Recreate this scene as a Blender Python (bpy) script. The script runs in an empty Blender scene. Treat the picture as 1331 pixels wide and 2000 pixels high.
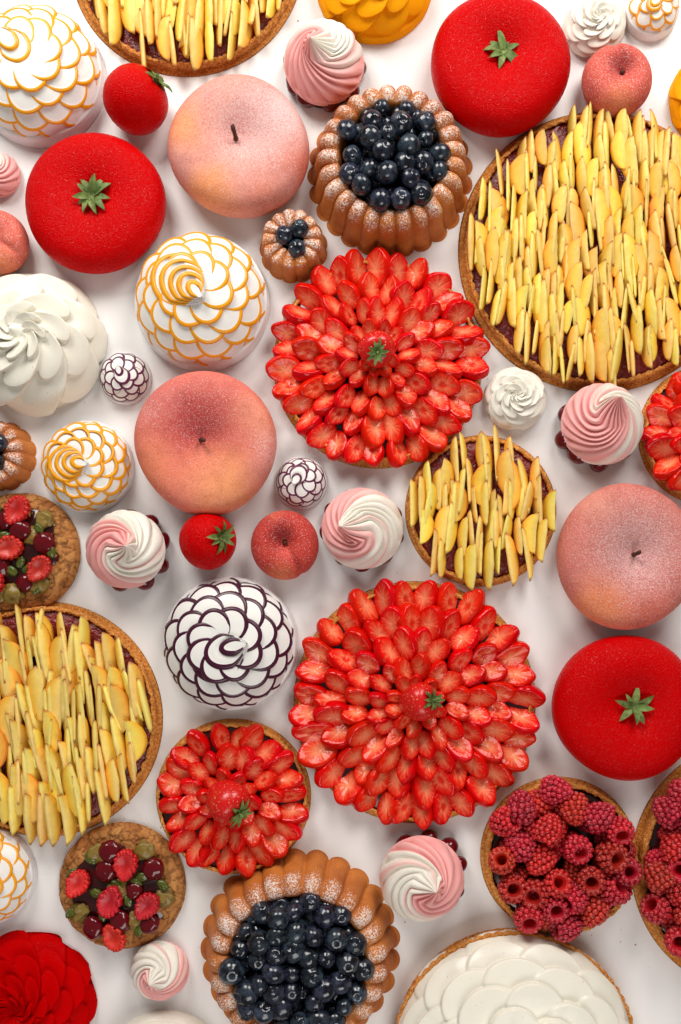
import bpy, math, random
import numpy as np
from mathutils import Matrix, Vector, noise as mnoise

random.seed(7)
RNG = np.random.RandomState(11)
PI = math.pi
S = 0.0005                      # metres per photograph pixel on the table top (1331 x 2000 px = 0.67 x 1.0 m)
NX, NY, CAMH = 700.0, 1190.0, 1900.0   # point of the table straight below the camera, camera height (px)

# ------------------------------------------------------------------ camera, world, lamps, exposure
sc = bpy.context.scene
COL = sc.collection


def W(px, py, pz=0.0):
    return Vector(((px - 665.5) * S, (1000.0 - py) * S, pz * S))


cam = bpy.data.cameras.new('camera')
cam.sensor_fit = 'VERTICAL'
cam.sensor_height = 36.0
cam.lens = 36.0 * CAMH / 2000.0
cam.shift_x = (665.5 - NX) / 2000.0
cam.shift_y = (NY - 1000.0) / 2000.0
cam.clip_start = 0.05
cam.clip_end = 50.0
camo = bpy.data.objects.new('camera', cam)
COL.objects.link(camo)
camo.location = W(NX, NY, CAMH)
sc.camera = camo

world = bpy.data.worlds.new('World')
sc.world = world
world.use_nodes = True
bg = world.node_tree.nodes['Background']
bg.inputs[0].default_value = (1.0, 0.965, 0.925, 1)
bg.inputs[1].default_value = 0.16


def area(name, loc, target, sx, sy, power, color):
    l = bpy.data.lights.new(name, 'AREA')
    l.shape = 'RECTANGLE'
    l.size, l.size_y = sx, sy
    l.energy = power
    l.color = color
    o = bpy.data.objects.new(name, l)
    COL.objects.link(o)
    o.location = loc
    d = Vector(target) - Vector(loc)
    o.rotation_euler = d.to_track_quat('-Z', 'Y').to_euler()
    return o


area('window_lamp', (-0.55, 1.15, 0.95), (-0.05, 0.15, 0), 0.65, 0.75, 18.0, (1.0, 0.965, 0.92))
area('window_lamp', (0.60, 1.15, 0.95), (0.05, 0.15, 0), 0.65, 0.75, 16.0, (1.0, 0.965, 0.92))
area('window_lamp', (0.25, -1.15, 1.1), (0.0, -0.2, 0), 0.9, 0.6, 8.0, (1.0, 0.97, 0.94))

sc.view_settings.view_transform = 'Standard'
sc.view_settings.look = 'None'
sc.view_settings.exposure = 0.0
sc.view_settings.gamma = 1.0
sc.render.engine = 'CYCLES'
sc.cycles.use_denoising = True
sc.cycles.max_bounces = 6
sc.cycles.diffuse_bounces = 3
sc.cycles.glossy_bounces = 3


# ------------------------------------------------------------------ helpers
def lin(r, g, b):
    def f(c):
        c /= 255.0
        return c / 12.92 if c <= 0.04045 else ((c + 0.055) / 1.055) ** 2.4
    return (f(r), f(g), f(b))


def sstep(a, b, x):
    t = np.clip((np.asarray(x, float) - a) / (b - a), 0, 1)
    return t * t * (3 - 2 * t)


def n3(P, scale, off=0.0):
    """Perlin noise at points P (px), features about `scale` px."""
    out = np.empty(len(P))
    for i, p in enumerate(P):
        out[i] = mnoise.noise((p[0] / scale + off, p[1] / scale - off, p[2] / scale + 0.37 * off))
    return out


def crom(pts, n):
    """smooth curve through profile points"""
    pts = np.array(pts, float)
    m = len(pts)
    ext = np.vstack([2 * pts[0] - pts[1], pts, 2 * pts[-1] - pts[-2]])
    out = []
    for u in np.linspace(0, m - 1, n):
        i = min(int(u), m - 2)
        t = u - i
        p0, p1, p2, p3 = ext[i:i + 4]
        out.append(0.5 * ((2 * p1) + (-p0 + p2) * t + (2 * p0 - 5 * p1 + 4 * p2 - p3) * t * t + (-p0 + 3 * p1 - 3 * p2 + p3) * t ** 3))
    return np.array(out)


def mk(name, V, F, mats, midx=None, col=None, attrs=None, smooth=True):
    V = np.asarray(V, float) * S
    me = bpy.data.meshes.new(name)
    me.from_pydata(V.tolist(), [], F if isinstance(F, list) else F.tolist())
    for m in (mats if isinstance(mats, (list, tuple)) else [mats]):
        me.materials.append(m)
    if midx is not None:
        me.polygons.foreach_set('material_index', np.asarray(midx, dtype=np.int32))
    if smooth:
        me.polygons.foreach_set('use_smooth', np.ones(len(me.polygons), dtype=bool))
    if col is not None:
        a = me.attributes.new('Col', 'FLOAT_COLOR', 'POINT')
        c = np.ones((len(V), 4))
        c[:, :3] = col
        a.data.foreach_set('color', c.ravel())
    for k, v in (attrs or {}).items():
        a = me.attributes.new(k, 'FLOAT', 'POINT')
        a.data.foreach_set('value', np.asarray(v, float))
    me.update()
    return me


def grid_faces(nu, nv, wrap_v=True, off=0):
    """nu rows, nv columns (columns wrap)"""
    F = []
    for i in range(nu - 1):
        for j in range(nv if wrap_v else nv - 1):
            j2 = (j + 1) % nv
            F.append([off + i * nv + j, off + i * nv + j2, off + (i + 1) * nv + j2, off + (i + 1) * nv + j])
    return F


def link(name, me, parent=None, M=None, loc=None):
    o = bpy.data.objects.new(name, me)
    COL.objects.link(o)
    if parent is not None:
        o.parent = parent
    if M is not None:
        o.matrix_local = M
    if loc is not None:
        o.location = loc
    return o


def TM(x, y, z, R=None, s=1.0):
    """local matrix: position in px, rotation matrix, scale"""
    M = Matrix.Translation(Vector((x, y, z)) * S)
    if R is not None:
        M = M @ R.to_4x4()
    if s != 1.0:
        M = M @ Matrix.Diagonal((s, s, s, 1.0)) if not isinstance(s, tuple) else M @ Matrix.Diagonal((s[0], s[1], s[2], 1.0))
    return M


def RX(a): return Matrix.Rotation(a, 3, 'X')
def RY(a): return Matrix.Rotation(a, 3, 'Y')
def RZ(a): return Matrix.Rotation(a, 3, 'Z')


def thing(name, label, cat, cx, cy, hm=0.0, group=None, rz=0.0):
    """Empty at the base of a thing whose outline is centred on photo pixel (cx, cy) at height hm (px).
    Returns it and the factor that turns its apparent size at that height into real px."""
    k = (CAMH - hm) / CAMH
    o = bpy.data.objects.new(name, None)
    COL.objects.link(o)
    o.empty_display_size = 0.02
    o.location = W(NX + (cx - NX) * k, NY + (cy - NY) * k, 0)
    o.rotation_euler = (0, 0, rz)
    o['label'] = label
    o['category'] = cat
    if group:
        o['group'] = group
    return o, k


# ------------------------------------------------------------------ materials
def newmat(name):
    m = bpy.data.materials.new(name)
    m.use_nodes = True
    nt = m.node_tree
    b = nt.nodes['Principled BSDF']
    return m, nt, b


def nd(nt, t, **kw):
    n = nt.nodes.new(t)
    for k, v in kw.items():
        setattr(n, k, v)
    return n


def objnoise(nt, feature_px, detail=2.0, rough=0.55, rnd=True):
    """noise in object space with features of about feature_px"""
    tc = nd(nt, 'ShaderNodeTexCoord')
    n = nd(nt, 'ShaderNodeTexNoise')
    n.inputs['Scale'].default_value = 1.0 / (feature_px * S)
    n.inputs['Detail'].default_value = detail
    n.inputs['Roughness'].default_value = rough
    if rnd:
        oi = nd(nt, 'ShaderNodeObjectInfo')
        mp = nd(nt, 'ShaderNodeMapping')
        sc_ = nd(nt, 'ShaderNodeMath', operation='MULTIPLY')
        sc_.inputs[1].default_value = 3.0
        nt.links.new(oi.outputs['Random'], sc_.inputs[0])
        nt.links.new(tc.outputs['Object'], mp.inputs['Vector'])
        nt.links.new(sc_.outputs[0], mp.inputs['Location'])
        nt.links.new(mp.outputs[0], n.inputs['Vector'])
    else:
        nt.links.new(tc.outputs['Object'], n.inputs['Vector'])
    return n


def ramp(nt, src, stops):
    r = nd(nt, 'ShaderNodeValToRGB')
    el = r.color_ramp.elements
    while len(el) < len(stops):
        el.new(0.5)
    for e, (p, c) in zip(el, stops):
        e.position = p
        e.color = (*c, 1) if len(c) == 3 else c
    nt.links.new(src, r.inputs[0])
    return r


def mixc(nt, fac, a, b, mode='MIX'):
    m = nd(nt, 'ShaderNodeMix', data_type='RGBA', blend_type=mode)
    for sock, v in ((m.inputs[0], fac), (m.inputs[6], a), (m.inputs[7], b)):
        if hasattr(v, 'is_linked') or hasattr(v, 'links'):
            nt.links.new(v, sock)
        elif isinstance(v, (int, float)):
            sock.default_value = v
        else:
            sock.default_value = (*v, 1)
    return m.outputs[2]


def bump(nt, b, src, strength, dist_px):
    bp = nd(nt, 'ShaderNodeBump')
    bp.inputs['Strength'].default_value = strength
    bp.inputs['Distance'].default_value = dist_px * S
    nt.links.new(src, bp.inputs['Height'])
    nt.links.new(bp.outputs[0], b.inputs['Normal'])
    return bp


def attr(nt, name):
    a = nd(nt, 'ShaderNodeAttribute')
    a.attribute_name = name
    return a


def rand_hsv(nt, color, dv=0.12, dh=0.02, ds=0.0):
    """vary colour a little from piece to piece"""
    oi = nd(nt, 'ShaderNodeObjectInfo')
    h = nd(nt, 'ShaderNodeHueSaturation')
    mv = nd(nt, 'ShaderNodeMapRange')
    mv.inputs[3].default_value = 1 - dv
    mv.inputs[4].default_value = 1 + dv
    mh = nd(nt, 'ShaderNodeMapRange')
    mh.inputs[3].default_value = 0.5 - dh
    mh.inputs[4].default_value = 0.5 + dh
    fr = nd(nt, 'ShaderNodeMath', operation='FRACT')
    mu = nd(nt, 'ShaderNodeMath', operation='MULTIPLY')
    mu.inputs[1].default_value = 7.31
    nt.links.new(oi.outputs['Random'], mu.inputs[0])
    nt.links.new(mu.outputs[0], fr.inputs[0])
    nt.links.new(oi.outputs['Random'], mv.inputs[0])
    nt.links.new(fr.outputs[0], mh.inputs[0])
    nt.links.new(mv.outputs[0], h.inputs['Value'])
    nt.links.new(mh.outputs[0], h.inputs['Hue'])
    if hasattr(color, 'links'):
        nt.links.new(color, h.inputs['Color'])
    else:
        h.inputs['Color'].default_value = (*color, 1)
    return h.outputs[0]


def setp(b, rough=None, spec=None, coat=None, coat_r=None, sss=None, sss_r=None, sheen=None):
    if rough is not None: b.inputs['Roughness'].default_value = rough
    if spec is not None: b.inputs['Specular IOR Level'].default_value = spec
    if coat is not None: b.inputs['Coat Weight'].default_value = coat
    if coat_r is not None: b.inputs['Coat Roughness'].default_value = coat_r
    if sss is not None:
        b.inputs['Subsurface Weight'].default_value = sss
        b.inputs['Subsurface Radius'].default_value = sss_r or (1, 0.8, 0.6)
        b.inputs['Subsurface Scale'].default_value = 0.003
    if sheen is not None:
        b.inputs['Sheen Weight'].default_value = sheen


MAT = {}

m, nt, b = newmat('white laminate')
n = objnoise(nt, 420, 3, 0.5, rnd=False)
c = ramp(nt, n.outputs[0], [(0.3, (0.81, 0.795, 0.78)), (0.7, (0.86, 0.85, 0.835))])
n2 = objnoise(nt, 9, 4, 0.7, rnd=False)
sp = ramp(nt, n2.outputs[0], [(0.18, (1, 1, 1)), (0.235, (0, 0, 0))])
nt.links.new(mixc(nt, sp.outputs[0], c.outputs[0], (0.60, 0.55, 0.50)), b.inputs['Base Color'])
n4 = objnoise(nt, 130, 3, 0.6, rnd=False)
rr = ramp(nt, n4.outputs[0], [(0.3, (0.26, 0.26, 0.26)), (0.7, (0.40, 0.40, 0.40))])
nt.links.new(rr.outputs[0], b.inputs['Roughness'])
setp(b, spec=0.5)
MAT['table'] = m


def velvet(name, color, deep, spec=0.5, bd=2.2, rg=0.26):
    m, nt, b = newmat(name)
    n = objnoise(nt, 3.0, 2, 0.65)
    n2 = objnoise(nt, 60, 2, 0.5)
    c = mixc(nt, n2.outputs[0], deep, color)
    nt.links.new(c, b.inputs['Base Color'])
    setp(b, rough=rg)
    ng = objnoise(nt, 3.4, 3, 0.8)
    gr = ramp(nt, ng.outputs[0], [(0.56, (0.22 * spec, ) * 3), (0.72, (min(1.0, 3.0 * spec), ) * 3)])
    nt.links.new(gr.outputs[0], b.inputs['Specular IOR Level'])
    bump(nt, b, n.outputs[0], 1.0, bd)
    return m


MAT['red_velvet'] = velvet('red cocoa velvet', (0.60, 0.0004, 0.0012), (0.50, 0.0003, 0.001), 0.20)
MAT['red_velvet_plain'] = velvet('red matt velvet', (0.54, 0.0005, 0.001), (0.45, 0.0004, 0.001), 0.035, 0.6, 0.4)
MAT['orange_velvet'] = velvet('orange matt velvet', (0.95, 0.40, 0.006), (0.92, 0.34, 0.005), 0.06, 0.6, 0.4)

m, nt, b = newmat('peach skin spray')
a = attr(nt, 'Col')
fr = attr(nt, 'frost')
n = objnoise(nt, 2.6, 3, 0.7)
th = nd(nt, 'ShaderNodeMath', operation='ADD')
nt.links.new(n.outputs[0], th.inputs[0])
nt.links.new(fr.outputs['Fac'], th.inputs[1])
msk = ramp(nt, th.outputs[0], [(0.62, (0, 0, 0)), (0.98, (1, 1, 1))])
nd2 = objnoise(nt, 3.4, 2, 0.7)
dk = ramp(nt, nd2.outputs[0], [(0.30, (0.74, 0.66, 0.66)), (0.5, (1, 1, 1))])
nm = objnoise(nt, 34, 4, 0.6)
mt = ramp(nt, nm.outputs[0], [(0.32, (0.84, 0.76, 0.74)), (0.55, (1, 1, 1)), (0.72, (1.0, 0.95, 0.90))])
base = mixc(nt, 0.85, a.outputs['Color'], dk.outputs[0], 'MULTIPLY')
base = mixc(nt, 0.9, base, mt.outputs[0], 'MULTIPLY')
nt.links.new(mixc(nt, msk.outputs[0], base, (0.84, 0.62, 0.60)), b.inputs['Base Color'])
setp(b, rough=0.62, spec=0.22)
bump(nt, b, n.outputs[0], 0.45, 1.6)
MAT['peach_skin'] = m


def cream(name, color, rough=0.42, spec=0.35, specks=True, sss=0.25):
    m, nt, b = newmat(name)
    if specks:
        n = objnoise(nt, 4.0, 2, 0.5)
        r = ramp(nt, n.outputs[0], [(0.235, (0.35, 0.28, 0.20)), (0.27, color)])
        nt.links.new(r.outputs[0], b.inputs['Base Color'])
    else:
        b.inputs['Base Color'].default_value = (*color, 1)
    n2 = objnoise(nt, 14, 3, 0.55)
    bump(nt, b, n2.outputs[0], 0.18, 2.0)
    setp(b, rough=rough, spec=spec, sss=sss)
    return m


MAT['white_cream'] = cream('white meringue', (0.85, 0.83, 0.79), specks=False, sss=0.12)
MAT['ivory_cream'] = cream('ivory vanilla cream', (0.85, 0.815, 0.70), rough=0.26, sss=0.08)
MAT['ivory_plain'] = cream('ivory butter cream', (0.81, 0.77, 0.67), specks=False, sss=0.1)
MAT['mousse'] = cream('white glossy mousse base', (0.82, 0.80, 0.79), rough=0.30, spec=0.5, specks=False)


def glaze(name, color, rough=0.3, spec=0.5):
    m, nt, b = newmat(name)
    n = objnoise(nt, 10, 3, 0.6)
    c2 = tuple(x * 0.84 for x in color)
    nt.links.new(mixc(nt, n.outputs[0], c2, color), b.inputs['Base Color'])
    setp(b, rough=rough, spec=spec)
    return m


MAT['orange_line'] = glaze('orange gel line', (0.98, 0.40, 0.006), 0.32)
MAT['purple_line'] = glaze('dark plum gel line', (0.060, 0.005, 0.026), 0.3)
MAT['violet_line'] = glaze('violet gel line', (0.13, 0.008, 0.058), 0.35)
MAT['cherry'] = glaze('glazed cherry', (0.12, 0.002, 0.006), 0.12, 0.5)
MAT['jam_dark'] = glaze('dark berry jam', (0.050, 0.006, 0.006), 0.16, 0.6)
MAT['stem'] = glaze('brown chocolate stem', (0.07, 0.022, 0.012), 0.55, 0.3)

m, nt, b = newmat('red fruit jam')
n = objnoise(nt, 9, 3, 0.6)
c = ramp(nt, n.outputs[0], [(0.3, (0.11, 0.006, 0.006)), (0.7, (0.26, 0.016, 0.012))])
nt.links.new(c.outputs[0], b.inputs['Base Color'])
setp(b, rough=0.18, spec=0.55)
bump(nt, b, n.outputs[0], 0.8, 5)
MAT['jam'] = m

m, nt, b = newmat('piped two tone cream')
a = attr(nt, 'Col')
n = objnoise(nt, 3.4, 2, 0.5)
r = ramp(nt, n.outputs[0], [(0.235, (0.45, 0.30, 0.25)), (0.27, (1, 1, 1))])
nt.links.new(mixc(nt, 1.0, a.outputs['Color'], r.outputs[0], 'MULTIPLY'), b.inputs['Base Color'])
n2 = objnoise(nt, 6, 3, 0.6)
bump(nt, b, n2.outputs[0], 0.15, 1.4)
setp(b, rough=0.45, spec=0.3, sss=0.2)
MAT['swirl'] = m

m, nt, b = newmat('golden cake with icing sugar')
n = objnoise(nt, 70, 3, 0.6)
c = ramp(nt, n.outputs[0], [(0.3, (0.42, 0.105, 0.016)), (0.7, (0.62, 0.215, 0.040))])
nf = objnoise(nt, 3.0, 2, 0.7)
cf = ramp(nt, nf.outputs[0], [(0.3, (0.78, 0.74, 0.7)), (0.55, (1, 1, 1))])
cc = mixc(nt, 1.0, c.outputs[0], cf.outputs[0], 'MULTIPLY')
su = attr(nt, 'sugar')
n2 = objnoise(nt, 3.1, 3, 0.75)
n3_ = objnoise(nt, 45, 2, 0.5)
ad = nd(nt, 'ShaderNodeMath', operation='MULTIPLY_ADD')
nt.links.new(su.outputs['Fac'], ad.inputs[0])
ad.inputs[1].default_value = 0.30
nt.links.new(n2.outputs[0], ad.inputs[2])
ad2 = nd(nt, 'ShaderNodeMath', operation='MULTIPLY_ADD')
nt.links.new(n3_.outputs[0], ad2.inputs[0])
ad2.inputs[1].default_value = 0.30
nt.links.new(ad.outputs[0], ad2.inputs[2])
sg = ramp(nt, ad2.outputs[0], [(0.925, (0, 0, 0)), (1.0, (0.85, 0.85, 0.85))])
nt.links.new(mixc(nt, sg.outputs[0], cc, (0.82, 0.76, 0.72)), b.inputs['Base Color'])
setp(b, rough=0.6, spec=0.3)
bump(nt, b, nf.outputs[0], 0.35, 1.6)
MAT['cake'] = m

m, nt, b = newmat('blueberry skin')
n = objnoise(nt, 13, 3, 0.6)
c = ramp(nt, n.outputs[0], [(0.40, (0.003, 0.0035, 0.008)), (0.74, (0.038, 0.053, 0.082))])
nt.links.new(rand_hsv(nt, c.outputs[0], 0.3, 0.03), b.inputs['Base Color'])
rr = ramp(nt, n.outputs[0], [(0.35, (0.10, 0.10, 0.10)), (0.7, (0.34, 0.34, 0.34))])
nt.links.new(rr.outputs[0], b.inputs['Roughness'])
setp(b, spec=0.5, coat=0.35, coat_r=0.08)
MAT['blueberry'] = m

m, nt, b = newmat('sandy tart crust')
n = objnoise(nt, 4.5, 4, 0.75)
n2 = objnoise(nt, 55, 2, 0.5)
c = ramp(nt, n.outputs[0], [(0.30, (0.32, 0.080, 0.012)), (0.50, (0.78, 0.29, 0.050)), (0.68, (0.95, 0.58, 0.22))])
c2 = ramp(nt, n2.outputs[0], [(0.3, (0.86, 0.80, 0.74)), (0.7, (1, 1, 1))])
nt.links.new(mixc(nt, 1.0, c.outputs[0], c2.outputs[0], 'MULTIPLY'), b.inputs['Base Color'])
setp(b, rough=0.75, spec=0.2)
bump(nt, b, n.outputs[0], 0.9, 3.5)
MAT['crust'] = m

m, nt, b = newmat('peach flesh and skin')
a = attr(nt, 'Col')
n = objnoise(nt, 12, 3, 0.6)
r = ramp(nt, n.outputs[0], [(0.3, (0.92, 0.88, 0.78)), (0.65, (1, 1, 1))])
cc = mixc(nt, 1.0, a.outputs['Color'], r.outputs[0], 'MULTIPLY')
nt.links.new(rand_hsv(nt, cc, 0.10, 0.018), b.inputs['Base Color'])
setp(b, rough=0.42, spec=0.35, sss=0.15, sss_r=(1, 0.6, 0.2))
bump(nt, b, n.outputs[0], 0.15, 2)
MAT['peach_slice'] = m

m, nt, b = newmat('cut strawberry')
a = attr(nt, 'Col')
n = objnoise(nt, 0.16 * 60, 2, 0.6)
r = ramp(nt, n.outputs[0], [(0.3, (0.88, 0.78, 0.74)), (0.6, (1, 1, 1))])
cc = mixc(nt, 1.0, a.outputs['Color'], r.outputs[0], 'MULTIPLY')
nt.links.new(rand_hsv(nt, cc, 0.12, 0.002), b.inputs['Base Color'])
setp(b, rough=0.13, spec=0.24)
bump(nt, b, n.outputs[0], 0.35, 2.5)
MAT['strawberry'] = m

m, nt, b = newmat('whole strawberry skin')
tc = nd(nt, 'ShaderNodeTexCoord')
vo = nd(nt, 'ShaderNodeTexVoronoi')
vo.inputs['Scale'].default_value = 1.0 / (6.5 * S)
nt.links.new(tc.outputs['Object'], vo.inputs['Vector'])
sd = ramp(nt, vo.outputs['Distance'], [(0.13, (0.80, 0.26, 0.05)), (0.24, (0.62, 0.008, 0.008))])
nt.links.new(sd.outputs[0], b.inputs['Base Color'])
hb = ramp(nt, vo.outputs['Distance'], [(0.0, (0, 0, 0)), (0.35, (1, 1, 1))])
bump(nt, b, hb.outputs[0], 0.7, 2.5)
setp(b, rough=0.25, spec=0.45)
MAT['strawberry_skin'] = m

m, nt, b = newmat('strawberry leaf green')
n = objnoise(nt, 7, 2, 0.6)
c = ramp(nt, n.outputs[0], [(0.3, (0.070, 0.115, 0.022)), (0.7, (0.20, 0.27, 0.075))])
nt.links.new(rand_hsv(nt, c.outputs[0], 0.25, 0.02), b.inputs['Base Color'])
setp(b, rough=0.55, spec=0.3)
MAT['leaf'] = m

m, nt, b = newmat('raspberry')
a = attr(nt, 'Col')
n = objnoise(nt, 2.6, 3, 0.75)
msk = ramp(nt, n.outputs[0], [(0.565, (0, 0, 0)), (0.72, (0.8, 0.8, 0.8))])
fr = attr(nt, 'frost')
mm = nd(nt, 'ShaderNodeMath', operation='MULTIPLY')
nt.links.new(msk.outputs[0], mm.inputs[0])
nt.links.new(fr.outputs['Fac'], mm.inputs[1])
cc = rand_hsv(nt, a.outputs['Color'], 0.2, 0.007)
nt.links.new(mixc(nt, mm.outputs[0], cc, (0.80, 0.46, 0.44)), b.inputs['Base Color'])
setp(b, rough=0.38, spec=0.4, sss=0.0)
MAT['raspberry'] = m

m, nt, b = newmat('cracked biscuit')
a = attr(nt, 'Col')
n = objnoise(nt, 6, 4, 0.7)
r = ramp(nt, n.outputs[0], [(0.28, (0.42, 0.34, 0.30)), (0.42, (0.85, 0.8, 0.75)), (0.7, (1.1, 1.05, 1.0))])
nt.links.new(mixc(nt, 1.0, a.outputs['Color'], r.outputs[0], 'MULTIPLY'), b.inputs['Base Color'])
setp(b, rough=0.7, spec=0.25)
bump(nt, b, n.outputs[0], 0.7, 3)
MAT['biscuit'] = m

MAT['pistachio'] = glaze('glazed pistachio', (0.085, 0.105, 0.014), 0.2, 0.5)
MAT['paste'] = glaze('pistachio paste', (0.24, 0.155, 0.030), 0.35, 0.4)

# ------------------------------------------------------------------ the table top
EXT = 1500
V = []
x0, x1, y0, y1 = -700, 2030, -700, 2700
for z in (0, -50):
    for (x, y) in ((x0, y0), (x1, y0), (x1, y1), (x0, y1)):
        V.append((x - 665.5, 1000 - y, z))
tb = link('table_top', mk('table_top', V, [[3, 2, 1, 0], [4, 5, 6, 7], [0, 1, 5, 4], [1, 2, 6, 5], [2, 3, 7, 6], [3, 0, 4, 7]], MAT['table'], smooth=False))
tb['kind'] = 'structure'
tb['label'] = 'smooth white table top under all the cakes'


# ------------------------------------------------------------------ shared small pieces
def lathe(prof, nseg, rmod=None, zmod=None):
    prof = np.asarray(prof)
    th = np.linspace(0, 2 * PI, nseg, endpoint=False)
    nu = len(prof)
    V = np.empty((nu, nseg, 3))
    for i, (r, z) in enumerate(prof):
        rr = r * (rmod(i / (nu - 1), th) if rmod else 1.0) * np.ones(nseg)
        V[i, :, 0] = rr * np.cos(th)
        V[i, :, 1] = rr * np.sin(th)
        V[i, :, 2] = z + (zmod(i / (nu - 1), th) if zmod else 0.0)
    return V.reshape(-1, 3), grid_faces(nu, nseg), th


def sepal_mesh(L, wd, lift, droop, seed):
    r = random.Random(seed)
    V, F = [], []
    n = 7
    tw = r.uniform(-0.3, 0.3)
    for i in range(n):
        t = i / (n - 1)
        w = wd * (math.sin(PI * min(1, t * 0.82 + 0.18)) ** 0.8) * (1 - 0.15 * t) + 0.3
        y = L * t
        z = lift * math.sin(t * PI * 0.8) + droop * t * t
        x = tw * L * 0.25 * t * t
        for s_, dz in ((-1, 0.35 * w), (0, 0), (1, 0.35 * w)):
            V.append((x + s_ * w, y, z + dz))
    for i in range(n - 1):
        for j in range(2):
            F.append([i * 3 + j, i * 3 + j + 1, i * 3 + j + 4, i * 3 + j + 3])
    # thickness
    m0 = len(V)
    V += [(x, y, z - 1.0) for (x, y, z) in V]
    F += [[m0 + i for i in reversed(f)] for f in list(F)]
    return V, F


SEPALS = [mk('sepal', *sepal_mesh(30, 5.5, 4 + i % 3 * 2, (-5, 2, 7, -2)[i % 4], i), MAT['leaf']) for i in range(6)]


def calyx_hub():
    V, F, _ = lathe(crom([(0.1, 4), (3.0, 4.2), (5.5, 6.2), (7.5, 3.0), (7.0, -2)], 9), 10)
    return mk('calyx', V, F, MAT['leaf'])


CALYX = calyx_hub()


def add_calyx(parent, M, n=9, size=1.0, seed=0):
    r = random.Random(seed)
    c = link('calyx', CALYX, parent, M)
    for i in range(n):
        a = 2 * PI * (i + r.uniform(-0.25, 0.25)) / n
        s = size * r.uniform(0.78, 1.15)
        R = RZ(a) @ RX(r.uniform(-0.10, 0.30)) @ RY(r.uniform(-0.35, 0.35))
        link('sepal', SEPALS[r.randrange(6)], c, TM(-math.sin(a) * 3, math.cos(a) * 3, 3, R, s))
    return c


# ------------------------------------------------------------------ smooth tomato / peach shaped cakes
TOM_PROF = [(0.001, 0.02), (0.45, 0.0), (0.80, 0.005), (0.915, 0.10), (0.985, 0.24), (1.0, 0.34), (0.985, 0.45), (0.925, 0.555), (0.82, 0.63),
            (0.66, 0.67), (0.48, 0.66), (0.32, 0.615), (0.18, 0.56), (0.08, 0.53), (0.001, 0.525)]
PEA_PROF = [(0.001, 0.02), (0.45, 0.0), (0.80, 0.005), (0.92, 0.11), (0.985, 0.25), (1.0, 0.36), (0.985, 0.475), (0.93, 0.58), (0.83, 0.645),
            (0.68, 0.675), (0.51, 0.66), (0.34, 0.61), (0.19, 0.545), (0.08, 0.495), (0.001, 0.48)]


def tomato_cake(cx, cy, r, label, seed, spot=(0, 0)):
    hm = 0.34 * r
    t, k = thing('tomato_cake', label, 'cake', cx, cy, hm, 'red tomato shaped cakes')
    R = r * k
    rr = random.Random(seed)
    p1, p2, a1 = rr.uniform(0, 6), rr.uniform(0, 6), 0.008
    tp = np.array(TOM_PROF)
    tp[:, 1] *= rr.uniform(0.94, 1.06)
    tp[8:14, 1] += np.array((0.0, 0.01, 0.0, -0.02, -0.03, -0.02)) * rr.uniform(-0.6, 1.2)
    prof = crom(tp, 60) * R
    V, F, th = lathe(prof, 120, lambda u, th: 1 + a1 * np.cos(2 * th + p1) + 0.008 * np.cos(3 * th + p2) + 0.004 * np.cos(5 * th + p1),
                    lambda u, th: 1.4 * np.cos(3 * th + p2 + 4 * u) * sstep(0.3, 0.6, u) * sstep(1.0, 0.8, u))
    # the dimple sits a little off the middle
    w = sstep(0.95, 0.1, np.hypot(V[:, 0], V[:, 1]) / R) * (V[:, 2] > 0.35 * R)
    V[:, 0] += w * spot[0] * 0.6
    V[:, 1] += w * spot[1] * 0.6
    link('body', mk('tomato_body', V, F, MAT['red_velvet']), t)
    add_calyx(t, TM(spot[0] * 0.6, spot[1] * 0.6, 0.53 * R + 1, RZ(rr.uniform(0, 6)), 1.0), rr.choice((8, 9, 11)), rr.uniform(1.0, 1.22), seed)
    return t


def small_tomato(cx, cy, r, label, tilt, azim, seed):
    t, k = thing('small_tomato_cake', label, 'cake', cx, cy, 0.9 * r, 'small red tomato cakes')
    R = r * k
    prof = crom([(0.001, -0.93), (0.35, -0.90), (0.70, -0.70), (0.94, -0.34), (1.0, 0.02), (0.94, 0.36), (0.78, 0.64), (0.55, 0.82), (0.32, 0.88), (0.14, 0.84), (0.001, 0.80)], 44) * R
    V, F, th = lathe(prof, 72, lambda u, th: 1 + 0.012 * np.cos(3 * th + seed))
    Rm = RZ(azim) @ RY(tilt)
    V = V @ np.array(Rm).T
    V[:, 2] += 0.92 * R
    V[:, 2] = np.maximum(V[:, 2], 0.0)
    link('body', mk('small_tomato_body', V, F, MAT['red_velvet']), t)
    ax = Rm @ Vector((0, 0, 1))
    c = ax * (0.82 * R)
    add_calyx(t, TM(c.x, c.y, c.z + 0.92 * R, Rm, 0.95), 9, 1.0, seed)
    return t


def colour_blobs(V, R, base, blobs):
    """sprayed patches: list of (x, y, radius, colour, strength) in units of R, plan view"""
    c = np.tile(np.array(base, float), (len(V), 1))
    x, y = V[:, 0] / R, V[:, 1] / R
    nz = n3(V, 60.0, 3.1)
    for (bx, by, br, colr, st) in blobs:
        d = np.hypot(x - bx, y - by) + 0.16 * nz
        w = (st * sstep(br * 1.15, 0.0, d))[:, None]
        c = c * (1 - w) + np.array(colr) * w
    return c


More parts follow.
